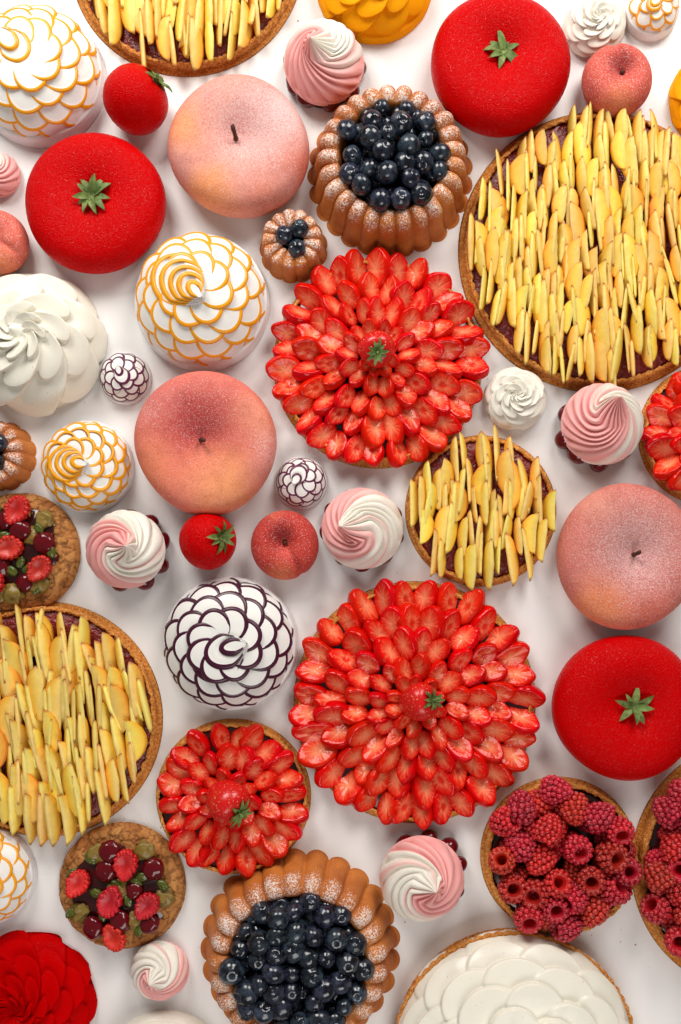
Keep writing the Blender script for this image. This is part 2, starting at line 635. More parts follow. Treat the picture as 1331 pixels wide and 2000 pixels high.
def peach_cake(cx, cy, r, label, base, blobs, frost, spot, seed, stem_dir=(0.3, 0.5)):
    hm = 0.38 * r
    t, k = thing('peach_cake', label, 'cake', cx, cy, hm, 'large peach shaped cakes')
    R = r * k
    prof = crom(PEA_PROF, 64) * R
    V, F, th = lathe(prof, 128, lambda u, th: 1 + 0.016 * np.cos(2 * th + seed) + 0.013 * np.cos(3 * th + 2 * seed) + 0.007 * np.cos(4 * th),
                    lambda u, th: 2.2 * np.cos(th + seed + 2 * u) * sstep(0.35, 0.6, u) * sstep(1.0, 0.75, u))
    w = sstep(1.0, 0.1, np.hypot(V[:, 0], V[:, 1]) / R) * (V[:, 2] > 0.4 * R)
    V[:, 0] += w * spot[0] * 0.6
    V[:, 1] += w * spot[1] * 0.6
    col = colour_blobs(V, R, base, blobs)
    x, y = V[:, 0] / R, V[:, 1] / R
    fz = np.full(len(V), frost[0])
    for (bx, by, br, st) in frost[1:]:
        fz += st * sstep(br, br * 0.2, np.hypot(x - bx, y - by))
    link('body', mk('peach_body', V, F, MAT['peach_skin'], col=col, attrs={'frost': fz}), t)
    # stem
    sv, sf = [], []
    for i in range(6):
        u = i / 5
        cxs, cys, cz = stem_dir[0] * 14 * u * u, stem_dir[1] * 14 * u * u, 24 * u
        rad = (5.2, 4.2, 3.6, 3.7, 4.3, 3.6)[i]
        for j in range(8):
            a = 2 * PI * j / 8
            sv.append((cxs + rad * math.cos(a) * (1 + 0.15 * math.sin(3 * a + i)), cys + rad * math.sin(a), cz))
    sf = grid_faces(6, 8) + [[40 + j for j in range(8)]]
    link('stem', mk('stem', sv, sf, MAT['stem']), t, TM(spot[0] * 0.6, spot[1] * 0.6, 0.53 * R - 2))
    return t


def small_peach(cx, cy, r, label, crease, base, blobs, spot, seed, frost=0.12):
    t, k = thing('small_peach_cake', label, 'cake', cx, cy, 0.5 * r, 'small peach shaped cakes')
    R = r * k
    prof = crom([(0.001, 0.02), (0.4, 0.0), (0.72, 0.03), (0.90, 0.20), (1.0, 0.48), (0.985, 0.70), (0.89, 0.93), (0.72, 1.07), (0.52, 1.11), (0.34, 1.06), (0.19, 0.95), (0.09, 0.84), (0.001, 0.80)], 56) * R
    V, F, th = lathe(prof, 96, lambda u, th: 1 + 0.012 * np.cos(2 * th + seed))
    rad = np.hypot(V[:, 0], V[:, 1]) / R
    ang = np.arctan2(V[:, 1], V[:, 0])
    d = np.abs((ang - crease + PI) % (2 * PI) - PI) * np.maximum(rad, 0.15)
    g = np.exp(-(d / 0.10) ** 2) * sstep(0.0, 0.3, rad) * (V[:, 2] > 0.3 * R)
    V[:, 2] -= g * 0.085 * R
    V[:, :2] *= (1 - g * 0.05)[:, None]
    w = sstep(1.0, 0.1, rad) * (V[:, 2] > 0.5 * R)
    V[:, 0] += w * spot[0]
    V[:, 1] += w * spot[1]
    col = colour_blobs(V, R, base, blobs)
    link('body', mk('small_peach_body', V, F, MAT['peach_skin'], col=col, attrs={'frost': np.full(len(V), frost)}), t)
    sv, sf, _ = lathe([(0.1, 0), (3.6, 0.0), (4.2, 4), (3.2, 8), (0.1, 9)], 8)
    link('stem', mk('stem', sv, sf, MAT['stem']), t, TM(spot[0], spot[1], 0.80 * R, RY(0.4)))
    return t


tomato_cake(977, 128, 135, 'large red tomato cake near the top edge, above the blueberry ring cake', 1, (4, 18))
tomato_cake(186, 397, 135.5, 'large red tomato cake left of the blueberry cakes, above the white cream swirl', 2, (2, 4))
tomato_cake(1222, 1382, 142, 'large dark red tomato cake cut by the right edge, above the raspberry tarts', 3, (14, 8))
small_tomato(265, 195, 63, 'small red tomato cake tilted, beside the orange lined meringue', 1.22, 0.55, 4)
small_tomato(406, 1057, 55.5, 'small red tomato cake below the reddish peach cake with orange side', 0.72, 0.12, 5)

pk, orr, rd, pale = lin(222, 140, 122), lin(238, 150, 92), lin(196, 60, 52), lin(222, 168, 160)
peach_cake(467, 287, 136, 'pale frosted peach cake with curved brown stem, left of the blueberry ring cake', lin(222, 150, 136),
           [(0.55, 0.35, 0.8, lin(214, 160, 156), 0.8), (-0.75, 0.15, 0.45, lin(244, 150, 92), 0.85), (-0.4, -0.75, 0.5, lin(238, 150, 84), 0.8),
            (0.95, -0.35, 0.45, lin(206, 90, 62), 0.8), (0.05, 0.25, 0.35, lin(214, 110, 100), 0.7), (0.4, -0.85, 0.4, lin(212, 110, 80), 0.6)],
           [0.10, (0.2, 0.2, 0.9, 0.16), (0.8, 0.4, 0.5, 0.1)], (-6, 12), 1.0, (-0.2, 0.9))
peach_cake(402, 865, 139, 'reddish peach cake with golden orange lower side, beside the small plum lined meringue', lin(224, 122, 106),
           [(-0.1, 0.25, 0.85, lin(186, 58, 58), 0.95), (0.3, -0.6, 0.7, lin(240, 158, 104), 0.85), (0.8, 0.3, 0.5, lin(232, 150, 120), 0.7),
            (-0.75, -0.35, 0.55, lin(234, 136, 96), 0.8), (-0.6, 0.55, 0.4, lin(216, 120, 112), 0.6), (0.85, -0.45, 0.35, lin(206, 140, 130), 0.6)],
           [0.06, (-0.1, 0.35, 0.9, 0.06), (0.95, -0.1, 0.45, 0.14), (-0.85, 0.4, 0.35, 0.08)], (-10, 4), 2.3, (0.7, -0.3))
peach_cake(1226, 1087, 140, 'dusty pink peach cake cut by the right edge, above a red tomato cake', lin(206, 118, 106),
           [(0.1, 0.0, 0.8, lin(196, 124, 122), 0.7), (-0.5, -0.75, 0.6, lin(232, 134, 84), 0.9), (0.3, -0.9, 0.5, lin(208, 92, 66), 0.7),
            (-0.5, 0.75, 0.4, lin(228, 150, 128), 0.7)],
           [0.10, (0.05, 0.1, 0.95, 0.14)], (12, 4), 3.1, (0.3, 0.3))
small_peach(1204, 160, 67, 'small pinkish red peach cake just above the biggest peach slice tart', 1.75, lin(214, 88, 70),
            [(0.0, 0.3, 0.6, lin(170, 56, 56), 0.7), (0, -0.85, 0.6, lin(232, 128, 74), 0.8)], (4, 6), 1.0)
small_peach(-4, 475, 61, 'small peach cake cut by the left edge, above the white cream swirl', -0.55, lin(220, 104, 82),
            [(0.3, 0.4, 0.6, lin(206, 92, 80), 0.7), (0.2, -0.85, 0.6, lin(236, 130, 80), 0.9)], (-4, 4), 2.0)
small_peach(557, 1065, 66.5, 'small dark red peach cake between a tomato cake and a pink swirl cake', -1.05, lin(190, 54, 42),
            [(-0.1, 0.35, 0.55, lin(140, 26, 26), 0.8), (0, -0.95, 0.5, lin(226, 120, 70), 0.85), (-0.3, 0.9, 0.35, lin(220, 104, 76), 0.7), (0.1, -0.3, 0.3, lin(214, 84, 72), 0.6)], (0, 3), 3.0, 0.09)


# ------------------------------------------------------------------ petal piped domes
def petal_mesh(w, l, lw, thick, Ra, Rb, lift_out, tilt, mats, rim, seg=30, pointed=0.0, cup=0.0):
    psi = np.linspace(0, 2 * PI, seg, endpoint=False)
    V = [(0, 0, cup * -0.0)]
    bd = 0.22 if rim else -0.03
    rows = [(0.35, 0, 0), (0.65, 0, 0), (max(0.75, 1 - 2.2 * lw / w), 0, 0), (1 - 1.0 * lw / w, 0, 0), (1 - 0.5 * lw / w, lw * bd, 0), (1.0, -lw * 0.15, 0), (1.0, -lw * 0.6, 0), (0.98, -thick, 0)]
    for (q, dz, _) in rows:
        for p in psi:
            sy = math.sin(p)
            a = q * w * math.cos(p) * (1 - pointed * max(sy, 0) ** 2 * 0.7) * (1 + 0.10 * sy)
            bq = q * l * sy
            z = dz - a * a / (2 * Ra) - bq * bq / (2 * Rb) + lift_out * (bq / l) + tilt * (a / w) + cup * (q * q)
            V.append((a, bq, z))
    F, mi = [], []
    for j in range(seg):
        F.append([0, 1 + j, 1 + (j + 1) % seg])
        mi.append(0)
    for i in range(len(rows) - 1):
        for j in range(seg):
            j2 = (j + 1) % seg
            F.append([1 + i * seg + j, 1 + (i + 1) * seg + j, 1 + (i + 1) * seg + j2, 1 + i * seg + j2])
            mi.append(1 if (rim and 3 <= i <= 5) else 0)
    return mk('petal', V, F, mats, midx=mi)


def tip_mesh(sizes, lw, step, mats, rim, swing, bend, pitch, seg=44):
    """last strokes of the piping: nested round ends (towards -y) that share one point at the origin"""
    psi = np.linspace(0, 2 * PI, seg, endpoint=False)
    rows = []          # (w, l, z, line?)
    n = len(sizes)
    w0, l0 = sizes[0]
    for i, (w, l) in enumerate(sizes):
        zt = i * step
        nxt = sizes[i + 1] if i + 1 < n else (w * 0.2, l * 0.2)
        e = lw / w
        if i == 0:
            rows.append((w * 0.97, l * 0.98, zt - 16, False))
        rows.append((w, l, zt - 0.5 * lw, True))
        f = 0.62 * lw / l
        rows.append((w * (1 - 0.15 * e), l * (1 - 0.15 * f), zt - 0.05 * lw, True))
        rows.append((w * (1 - 0.6 * e), l * (1 - 0.6 * f), zt + (0.22 * lw if rim else 0.05 * lw), True))
        rows.append((w * (1 - 1.05 * e), l * (1 - 1.05 * f), zt, False))
        rows.append((0.55 * nxt[0] + 0.45 * w, 0.55 * nxt[1] + 0.45 * l, zt - 0.12 * step, False))
        if i + 1 < n:
            rows.append((nxt[0] * 1.01, nxt[1] * 1.01, zt + 0.25 * step, False))
    rows.append((sizes[-1][0] * 0.05, sizes[-1][1] * 0.05, (n - 1) * step + 1.0, False))
    V = []
    for (w, l, z, _) in rows:
        sw = swing * (l / l0)
        cs, sn = math.cos(sw), math.sin(sw)
        for p in psi:
            s_ = math.sin(p)
            x = w * math.cos(p) * (1 - 0.55 * max(0, s_) ** 1.2)
            y = -l * (1 - s_)
            zz = z - bend * (x * x) / (w0 * w0) - bend * max(0, -y - l0) ** 2 / (l0 * l0) + pitch * y
            V.append((x * cs - y * sn, x * sn + y * cs, zz))
    F, mi = [], []
    for i in range(len(rows) - 1):
        for j in range(seg):
            j2 = (j + 1) % seg
            F.append([i * seg + j, i * seg + j2, (i + 1) * seg + j2, (i + 1) * seg + j])
            mi.append(1 if (rim and rows[i][3] and math.sin(psi[j]) < 0.55) else 0)
    return mk('petal', V, F, mats, midx=mi)


def petal_dome(t, Rp, Hp, z0, rings, mat, rim=None, lw=5.0, thick=9.0, skew=0.35, lift=5.0, tilt=4.0, tip=None, seed=0, pointed=0.0, hand=1, ph0=0.0, jit=1.0, cup=0.0, dome_mat=None, off=(0, 0)):
    """rings: list of (phi in degrees from the top, number of petals, half width, half length)"""
    r = random.Random(seed)
    mats = [mat, rim] if rim else [mat]
    prof = [(max(0.01, (Rp - 3) * math.sin(p)), z0 + (Hp - 3) * math.cos(p)) for p in np.linspace(0, PI / 2, 16)]
    prof.append((Rp * 0.96, z0 - 4))
    V, F, _ = lathe(prof[::-1], 48)
    V[:, 0] += off[0]
    V[:, 1] += off[1]
    link('cream_dome', mk('cream_dome', V, F, dome_mat or mat), t)
    phase = ph0
    for k_, (deg, n, w, l) in enumerate(rings):
        p = math.radians(deg)
        rr, zz = Rp * math.sin(p), z0 + Hp * math.cos(p)
        nr, nz = Hp * math.sin(p), Rp * math.cos(p)
        nn = math.hypot(nr, nz)
        nr, nz = nr / nn, nz / nn
        Ra = rr / max(nr, 0.15)
        Rb = ((Rp * math.cos(p)) ** 2 + (Hp * math.sin(p)) ** 2) ** 1.5 / (Rp * Hp)
        me = petal_mesh(w, l, lw, thick, max(Ra, w * 0.9), max(Rb, l * 0.9), lift, tilt * hand, mats, bool(rim), pointed=pointed, cup=cup)
        phase += PI / n + 0.10
        for j in range(n):
            a = phase + 2 * PI * j / n + jit * r.uniform(-0.035, 0.035)
            ca, sa = math.cos(a), math.sin(a)
            N = Vector((nr * ca, nr * sa, nz))
            eb = Vector((nz * ca, nz * sa, -nr))
            et = eb.cross(N)
            M3 = Matrix((et, eb, N)).transposed() @ RZ(hand * (skew + jit * r.uniform(-0.06, 0.06)))
            s = 1 + jit * r.uniform(-0.05, 0.05)
            link('petal', me, t, TM(off[0] + rr * ca, off[1] + rr * sa, zz + jit * r.uniform(-0.6, 0.6), M3, s))
    if tip:
        # nested strokes that end in one point
        dirn = tip['dir']
        me = tip_mesh(tip['sizes'], lw * tip.get('lw', 1.0), tip.get('step', 4.5), mats, bool(rim), tip.get('swing', 0.25), tip.get('bend', 7.0), tip.get('pitch', 0.06))
        rt = math.hypot(tip.get('x', 0), tip.get('y', 0)) / Rp
        link('petal', me, t, TM(off[0] + tip.get('x', 0), off[1] + tip.get('y', 0), z0 + Hp * math.sqrt(max(0.1, 1 - rt * rt)) + 5, RZ(dirn - PI / 2)))
    return t


def piped_dome(t, Rp, Hp, z0, rings, mat, step=8.0, lift=3.0, tilt=3.0, skew=0.6, hand=1, seed=0, ph0=0.0, edge=6.0, tip=None, name='piped_cream', nphi=190, nth=420, low=100.0):
    """one continuous piped body: a dome whose skin is the upper envelope of overlapping strokes.
    rings from the rim upwards: (degrees from the top, strokes, half width px, half length px)"""
    r = random.Random(seed)
    ph = np.linspace(0.004, math.radians(low), nphi)
    th = np.linspace(0, 2 * PI, nth, endpoint=False)
    PH, TH = np.meshgrid(ph, th, indexing='ij')
    RR, ZZ = Rp * np.sin(np.minimum(PH, PI / 2)), Hp * np.cos(PH)
    disp = np.zeros_like(PH)
    phase = ph0
    n_r = len(rings)
    for k_, (deg, n, w, l) in enumerate(rings):
        pc = math.radians(deg)
        ll = math.sqrt((Rp * math.cos(pc)) ** 2 + (Hp * math.sin(pc)) ** 2)
        phase += PI / n + 0.13
        rc = Rp * math.sin(pc)
        for j in range(n):
            a0 = phase + 2 * PI * (j + r.uniform(-0.07, 0.07)) / n
            wj, lj = w * r.uniform(0.93, 1.08), l * r.uniform(0.93, 1.08)
            sk = hand * (skew + r.uniform(-0.08, 0.08))
            # local coordinates in the plane of the stroke
            dth = (TH - a0 + PI) % (2 * PI) - PI
            bb = (PH - pc) * ll
            aa = dth * np.maximum(0.55 * rc + 0.45 * RR, 2.0)
            cs, sn = math.cos(sk), math.sin(sk)
            a_, b_ = aa * cs + bb * sn, -aa * sn + bb * cs
            b_ = b_ + 0.18 * lj * (a_ / wj) ** 2          # bowed stroke
            q = np.sqrt((a_ / wj) ** 2 + (b_ / lj) ** 2)
            top = step * 0.55 + lift * (b_ / lj) + hand * tilt * (a_ / wj) + r.uniform(-0.7, 0.7)
            e = np.clip((1 - q) * lj / edge, 0, 1)
            hgt = top * np.sqrt(np.clip(1 - (1 - e) ** 2, 0, 1))
            disp = np.where((q < 1) & (np.abs(dth) < 2.6), np.maximum(disp, hgt), disp)
    nr_, nz_ = Hp * np.sin(PH), Rp * np.cos(PH)
    nn = np.hypot(nr_, nz_)
    RR2 = RR + disp * nr_ / nn
    ZZ2 = np.maximum(z0 + ZZ + disp * nz_ / nn, 1.0)
    V = np.stack([RR2 * np.cos(TH), RR2 * np.sin(TH), ZZ2], -1).reshape(-1, 3)
    ns = n3(V, 30.0, seed * 0.7)
    V[:, 2] += 0.9 * ns
    V[:, 2] = np.maximum(V[:, 2], 0.5)
    F = [[f[0], f[3], f[2], f[1]] for f in grid_faces(nphi, nth)]
    link(name, mk(name, V, F, mat), t)
    if tip:
        me = tip_mesh(tip['sizes'], 7, tip.get('step', 8), [mat], False, tip.get('swing', 0.4), 8.0, 0.10)
        link('cream_tip', me, t, TM(tip.get('x', 0), tip.get('y', 0), z0 + Hp + tip.get('z', 4), RZ(tip['dir'] - PI / 2)))
    return t


def spiral_dome(t, Rp, Hp, z0, n, tiers, twist, A, B, mat, hand=1, seed=0, name='piped_cream', nphi=240, nth=540, low=98.0, slant=0.9, sharp=0.10):
    """one continuous piped body: strokes that rise slowly along the spiral and drop at their edge, in overlapping tiers"""
    r = random.Random(seed)
    ph = np.linspace(0.004, math.radians(low), nphi)
    th = np.linspace(0, 2 * PI, nth, endpoint=False)
    PH, TH = np.meshgrid(ph, th, indexing='ij')
    RR, ZZ = Rp * np.sin(np.minimum(PH, PI / 2)), Hp * np.cos(PH)
    x = hand * TH + twist * np.log(np.maximum(PH, 0.16)) + 0.05 * np.sin(2 * TH + seed) + 0.04 * np.sin(3 * TH + 2 * seed)

    def saw(v):
        f = v - np.floor(v)
        # soft rise from the back, rounded lip, quick fall
        return (1 - (1 - np.minimum(f / (1 - sharp), 1)) ** 1.6) * np.where(f > 1 - sharp, 0.5 + 0.5 * np.cos(PI * np.clip((f - 1 + sharp) / sharp, 0, 1)), 1)
    u = x * n / (2 * PI)
    uf = u - np.floor(u)
    idx = np.floor(u).astype(int)
    jit = np.array([r.uniform(-0.16, 0.16) for _ in range(64)])[idx % 64]
    v = tiers * PH / (PI / 2) + slant * (uf - 0.5) ** 2 * 2.0 + jit
    amp = np.minimum(1.0, RR / (0.30 * Rp) + 0.12)
    disp = A * saw(u) * amp + B * saw(v) * amp
    nr_, nz_ = Hp * np.sin(PH), Rp * np.cos(PH)
    nn = np.hypot(nr_, nz_)
    RR2 = RR + disp * nr_ / nn
    ZZ2 = z0 + ZZ + disp * nz_ / nn
    V = np.stack([RR2 * np.cos(TH), RR2 * np.sin(TH), ZZ2], -1).reshape(-1, 3)
    V[:, 2] += 0.8 * n3(V, 30.0, seed * 0.7)
    V[:, 2] = np.maximum(V[:, 2], 0.5)
    link(name, mk(name, V, [[f[0], f[3], f[2], f[1]] for f in grid_faces(nphi, nth)], mat), t)


def mousse_base(t, R, h, mat):
    V, F, _ = lathe(crom([(0.01, 0), (R * 0.9, 0), (R, 2), (R, h * 0.4), (R * 0.985, h * 0.8), (R * 0.93, h), (R * 0.5, h + 3), (0.01, h + 3)], 30), 96)
    link('base', mk('mousse_base', V, F, mat), t)


def lined_meringue(cx, cy, r, label, rim, lw, seed, tip, name='lined_meringue', group=None, scale_rings=None, hand=1, base_h=34, ph0=0.0, hgt=0.60):
    t, k = thing(name, label, 'meringue', cx, cy, base_h * 0.5, group)
    R = r * k
    mousse_base(t, R, base_h * R / 130, MAT['mousse'])
    u = R / 130.0
    rings = scale_rings or [(81, 15, 48, 38), (66, 14, 48, 38), (50, 13, 48, 40), (33, 11, 44, 40), (20, 8, 34, 34)]
    rings = [(d, n, w * u, l * u) for (d, n, w, l) in rings]
    tip = dict(tip)
    tip['sizes'] = [(w * u, l * u) for (w, l) in tip['sizes']]
    tip['x'], tip['y'] = tip.get('x', 0) * u, tip.get('y', 0) * u
    tip['step'] = tip.get('step', 4.5) * u
    tip['bend'] = tip.get('bend', 8) * u
    petal_dome(t, R * 0.875, R * hgt, base_h * R / 130 - 2, rings, MAT['white_cream'], MAT[rim], lw, 8 * u, 0.72, 4.5 * u, 6.5 * u, tip, seed, hand=hand, ph0=ph0)
    return t


TIP = {'dir': -0.9, 'sizes': [(44, 46), (36, 41), (27, 36), (19, 30), (10, 23)], 'x': 16, 'y': -16}
lined_meringue(76, 152, 129, 'big white meringue with thin orange lines in the top left corner', 'orange_line', 6.2, 21,
               {'dir': 2.2, 'sizes': [(52, 58), (42, 48), (31, 37), (19, 25)], 'x': -44, 'y': 40, 'bend': 10}, group='orange lined meringues')
lined_meringue(395, 591, 131, 'large white meringue with orange lines between a tomato cake and a strawberry tart', 'orange_line', 7.4, 22,
               {'dir': -0.95, 'sizes': [(52, 60), (44, 50), (35, 40), (26, 31), (15, 21)], 'x': 18, 'y': -26, 'lw': 1.1}, group='orange lined meringues', ph0=0.3)
lined_meringue(170, 911, 90, 'medium meringue thickly lined in orange, above the pink swirl cake and beside a cookie', 'orange_line', 7.6, 23,
               {'dir': -0.3, 'sizes': [(54, 60), (44, 49), (33, 38), (20, 26)], 'x': 30, 'y': -8, 'lw': 1.0}, group='orange lined meringues', ph0=0.9, base_h=30)
lined_meringue(1278, 12, 53, 'small meringue with a few orange loops in the top right corner', 'orange_line', 4.2, 24,
               {'dir': 0.6, 'sizes': [(38, 40), (26, 32)], 'x': 10, 'y': 6}, group='orange lined meringues', base_h=60,
               scale_rings=[(76, 9, 50, 42), (50, 8, 46, 42), (28, 6, 40, 36)])
lined_meringue(-27, 1712, 95, 'meringue with orange lines cut by the left edge, above a red petal cake', 'orange_line', 5.6, 25,
               TIP, group='orange lined meringues', ph0=0.4)
lined_meringue(450, 1257, 131, 'large white meringue with thick dark plum lines, left of the biggest strawberry tart', 'purple_line', 8.0, 26,
               {'dir': 0.05, 'sizes': [(50, 58), (35, 43), (17, 27)], 'x': 44, 'y': 4, 'step': 4.0, 'swing': 0.4}, ph0=0.2, group='plum lined meringues')
lined_meringue(243, 737, 51, 'tiny plum lined meringue beside the white cream swirl', 'violet_line', 4.4, 27,
               {'dir': 1.7, 'sizes': [(42, 48), (22, 27)], 'x': -8, 'y': 34, 'lw': 0.8}, group='plum lined meringues', hgt=0.85, base_h=26,
               scale_rings=[(84, 11, 56, 46), (64, 10, 54, 44), (44, 9, 50, 44), (26, 7, 42, 38)])
lined_meringue(588, 942, 51.5, 'tiny plum lined meringue below the strawberry tart that touches the small blueberry cake', 'violet_line', 4.4, 28,
               {'dir': -2.3, 'sizes': [(46, 52), (26, 30)], 'x': -32, 'y': -22, 'lw': 0.8}, group='plum lined meringues', hgt=0.85, base_h=26, ph0=0.5,
               scale_rings=[(84, 11, 56, 46), (64, 10, 54, 44), (44, 9, 50, 44), (26, 7, 42, 38)])

# plain white cream swirl at the left edge
t, k = thing('cream_swirl_cake', 'big plain white cream swirl at the left edge, below the small peach cake', 'cake', 62, 668, 30)
R = 141 * k
spiral_dome(t, R * 0.86, R * 0.66, 8, 8, 3.8, 1.0, 11, 10, MAT['ivory_cream'], 1, 31, sharp=0.12)
V, F, _ = lathe(crom([(17, -8), (16, 2), (10, 9), (4, 14), (0.05, 16)], 14), 24)
V[:, 0] -= np.maximum(V[:, 2], 0) * 0.5
link('cream_tip', mk('cream_tip', V, F, MAT['ivory_cream']), t, TM(-2, 2, 8 + R * 0.66))

# cream topped tart at the bottom edge
t, k = thing('cream_tart', 'ivory cream petal tart with fluted brown crust cut by the bottom edge', 'tart', 1003, 2052, 30)
R = 236 * k
V, F, th = lathe(crom([(0.01, 0), (R * 0.9, 0), (R * 0.93, 4), (R * 0.975, 24), (R, 46), (R * 0.985, 50), (R * 0.965, 47), (R * 0.95, 38), (R * 0.5, 36), (0.01, 36)], 36), 480,
                 lambda u, th: 1 + 0.014 * np.abs(np.sin(36 * th)) * sstep(0.08, 0.25, u) * sstep(0.8, 0.7, u))
link('crust', mk('fluted_crust', V, F, MAT['crust']), t)
piped_dome(t, R * 0.885, R * 0.42, 42, [(88, 14, 84, 50), (73, 13, 84, 50), (60, 12, 82, 50), (48, 11, 78, 48), (36, 9, 70, 46), (25, 7, 58, 42), (14, 5, 42, 34)], MAT['ivory_cream'], 24, 14, 11, 0.34, 1, 32, edge=9,
           tip={'dir': 2.0, 'sizes': [(34, 30), (20, 18)], 'step': 8}, nphi=230, nth=520)

# white dome peeping in at the bottom edge
t, k = thing('white_meringue', 'plain white meringue barely showing at the bottom edge, below the mini pink swirl', 'meringue', 320, 2114, 30)
R = 129 * k
mousse_base(t, R, 40, MAT['ivory_plain'])
piped_dome(t, R * 0.88, R * 0.55, 36, [(80, 12, 52, 36), (60, 11, 50, 36), (42, 9, 46, 34), (24, 7, 38, 30)], MAT['ivory_plain'], 12, 5, 5, 0.55, 1, 33, edge=10)

# velvet petal cakes
t, k = thing('red_petal_cake', 'red velvet cake of sharp overlapping petals in the bottom left corner', 'cake', 43, 1965, 40)
R = 137 * k
spiral_dome(t, R * 0.86, R * 0.60, 2, 10, 5.0, 0.9, 10, 11, MAT['red_velvet_plain'], -1, 34, name='velvet_petals', sharp=0.07)
t, k = thing('orange_petal_cake', 'orange velvet petal cake cut by the top edge, above the pink swirl cake', 'cake', 732, -52, 40)
R = 118 * k
mousse_base(t, R * 0.98, 18, MAT['orange_velvet'])
spiral_dome(t, R * 0.84, R * 0.60, 10, 9, 4.4, 0.9, 9, 9, MAT['orange_velvet'], 1, 35, name='velvet_petals', sharp=0.08)
t, k = thing('orange_petal_cake', 'golden orange petal cake barely showing at the right edge, above the biggest peach slice tart', 'cake', 1424, 178, 40)
R = 106 * k
mousse_base(t, R * 0.98, 18, MAT['orange_velvet'])
spiral_dome(t, R * 0.84, R * 0.60, 10, 9, 4.4, 0.9, 9, 9, MAT['orange_velvet'], 1, 36, name='velvet_petals', sharp=0.08)

# small white roses
for cx, cy, r, lab, sd in ((1164, 45, 59, 'small white piped rose near the top right corner, above a small peach cake', 41),
                           (1008, 777, 59, 'small white piped rose between the strawberry tart and a pink swirl cake', 42)):
    t, k = thing('cream_rose', lab, 'cream rose', cx, cy, 24, 'small white piped roses')
    R = r * k
    mousse_base(t, R * 0.93, 20, MAT['ivory_plain'])
    spiral_dome(t, R * 0.86, R * 0.58, 12, 6, 5.5, 1.5, 5.5, 6.5, MAT['ivory_plain'], 1 if sd == 41 else -1, sd, name='piped_petals', nphi=170, nth=360, sharp=0.10, slant=1.2)


# ------------------------------------------------------------------ pink and white swirl cakes
CH_V, CH_F, _ = lathe(crom([(0.02, -0.95), (0.5, -0.86), (0.92, -0.4), (1.0, 0.05), (0.9, 0.5), (0.6, 0.82), (0.25, 0.90), (0.02, 0.84)], 14) * 18.5, 18)
CHERRY = mk('cherry', CH_V, CH_F, MAT['cherry'])


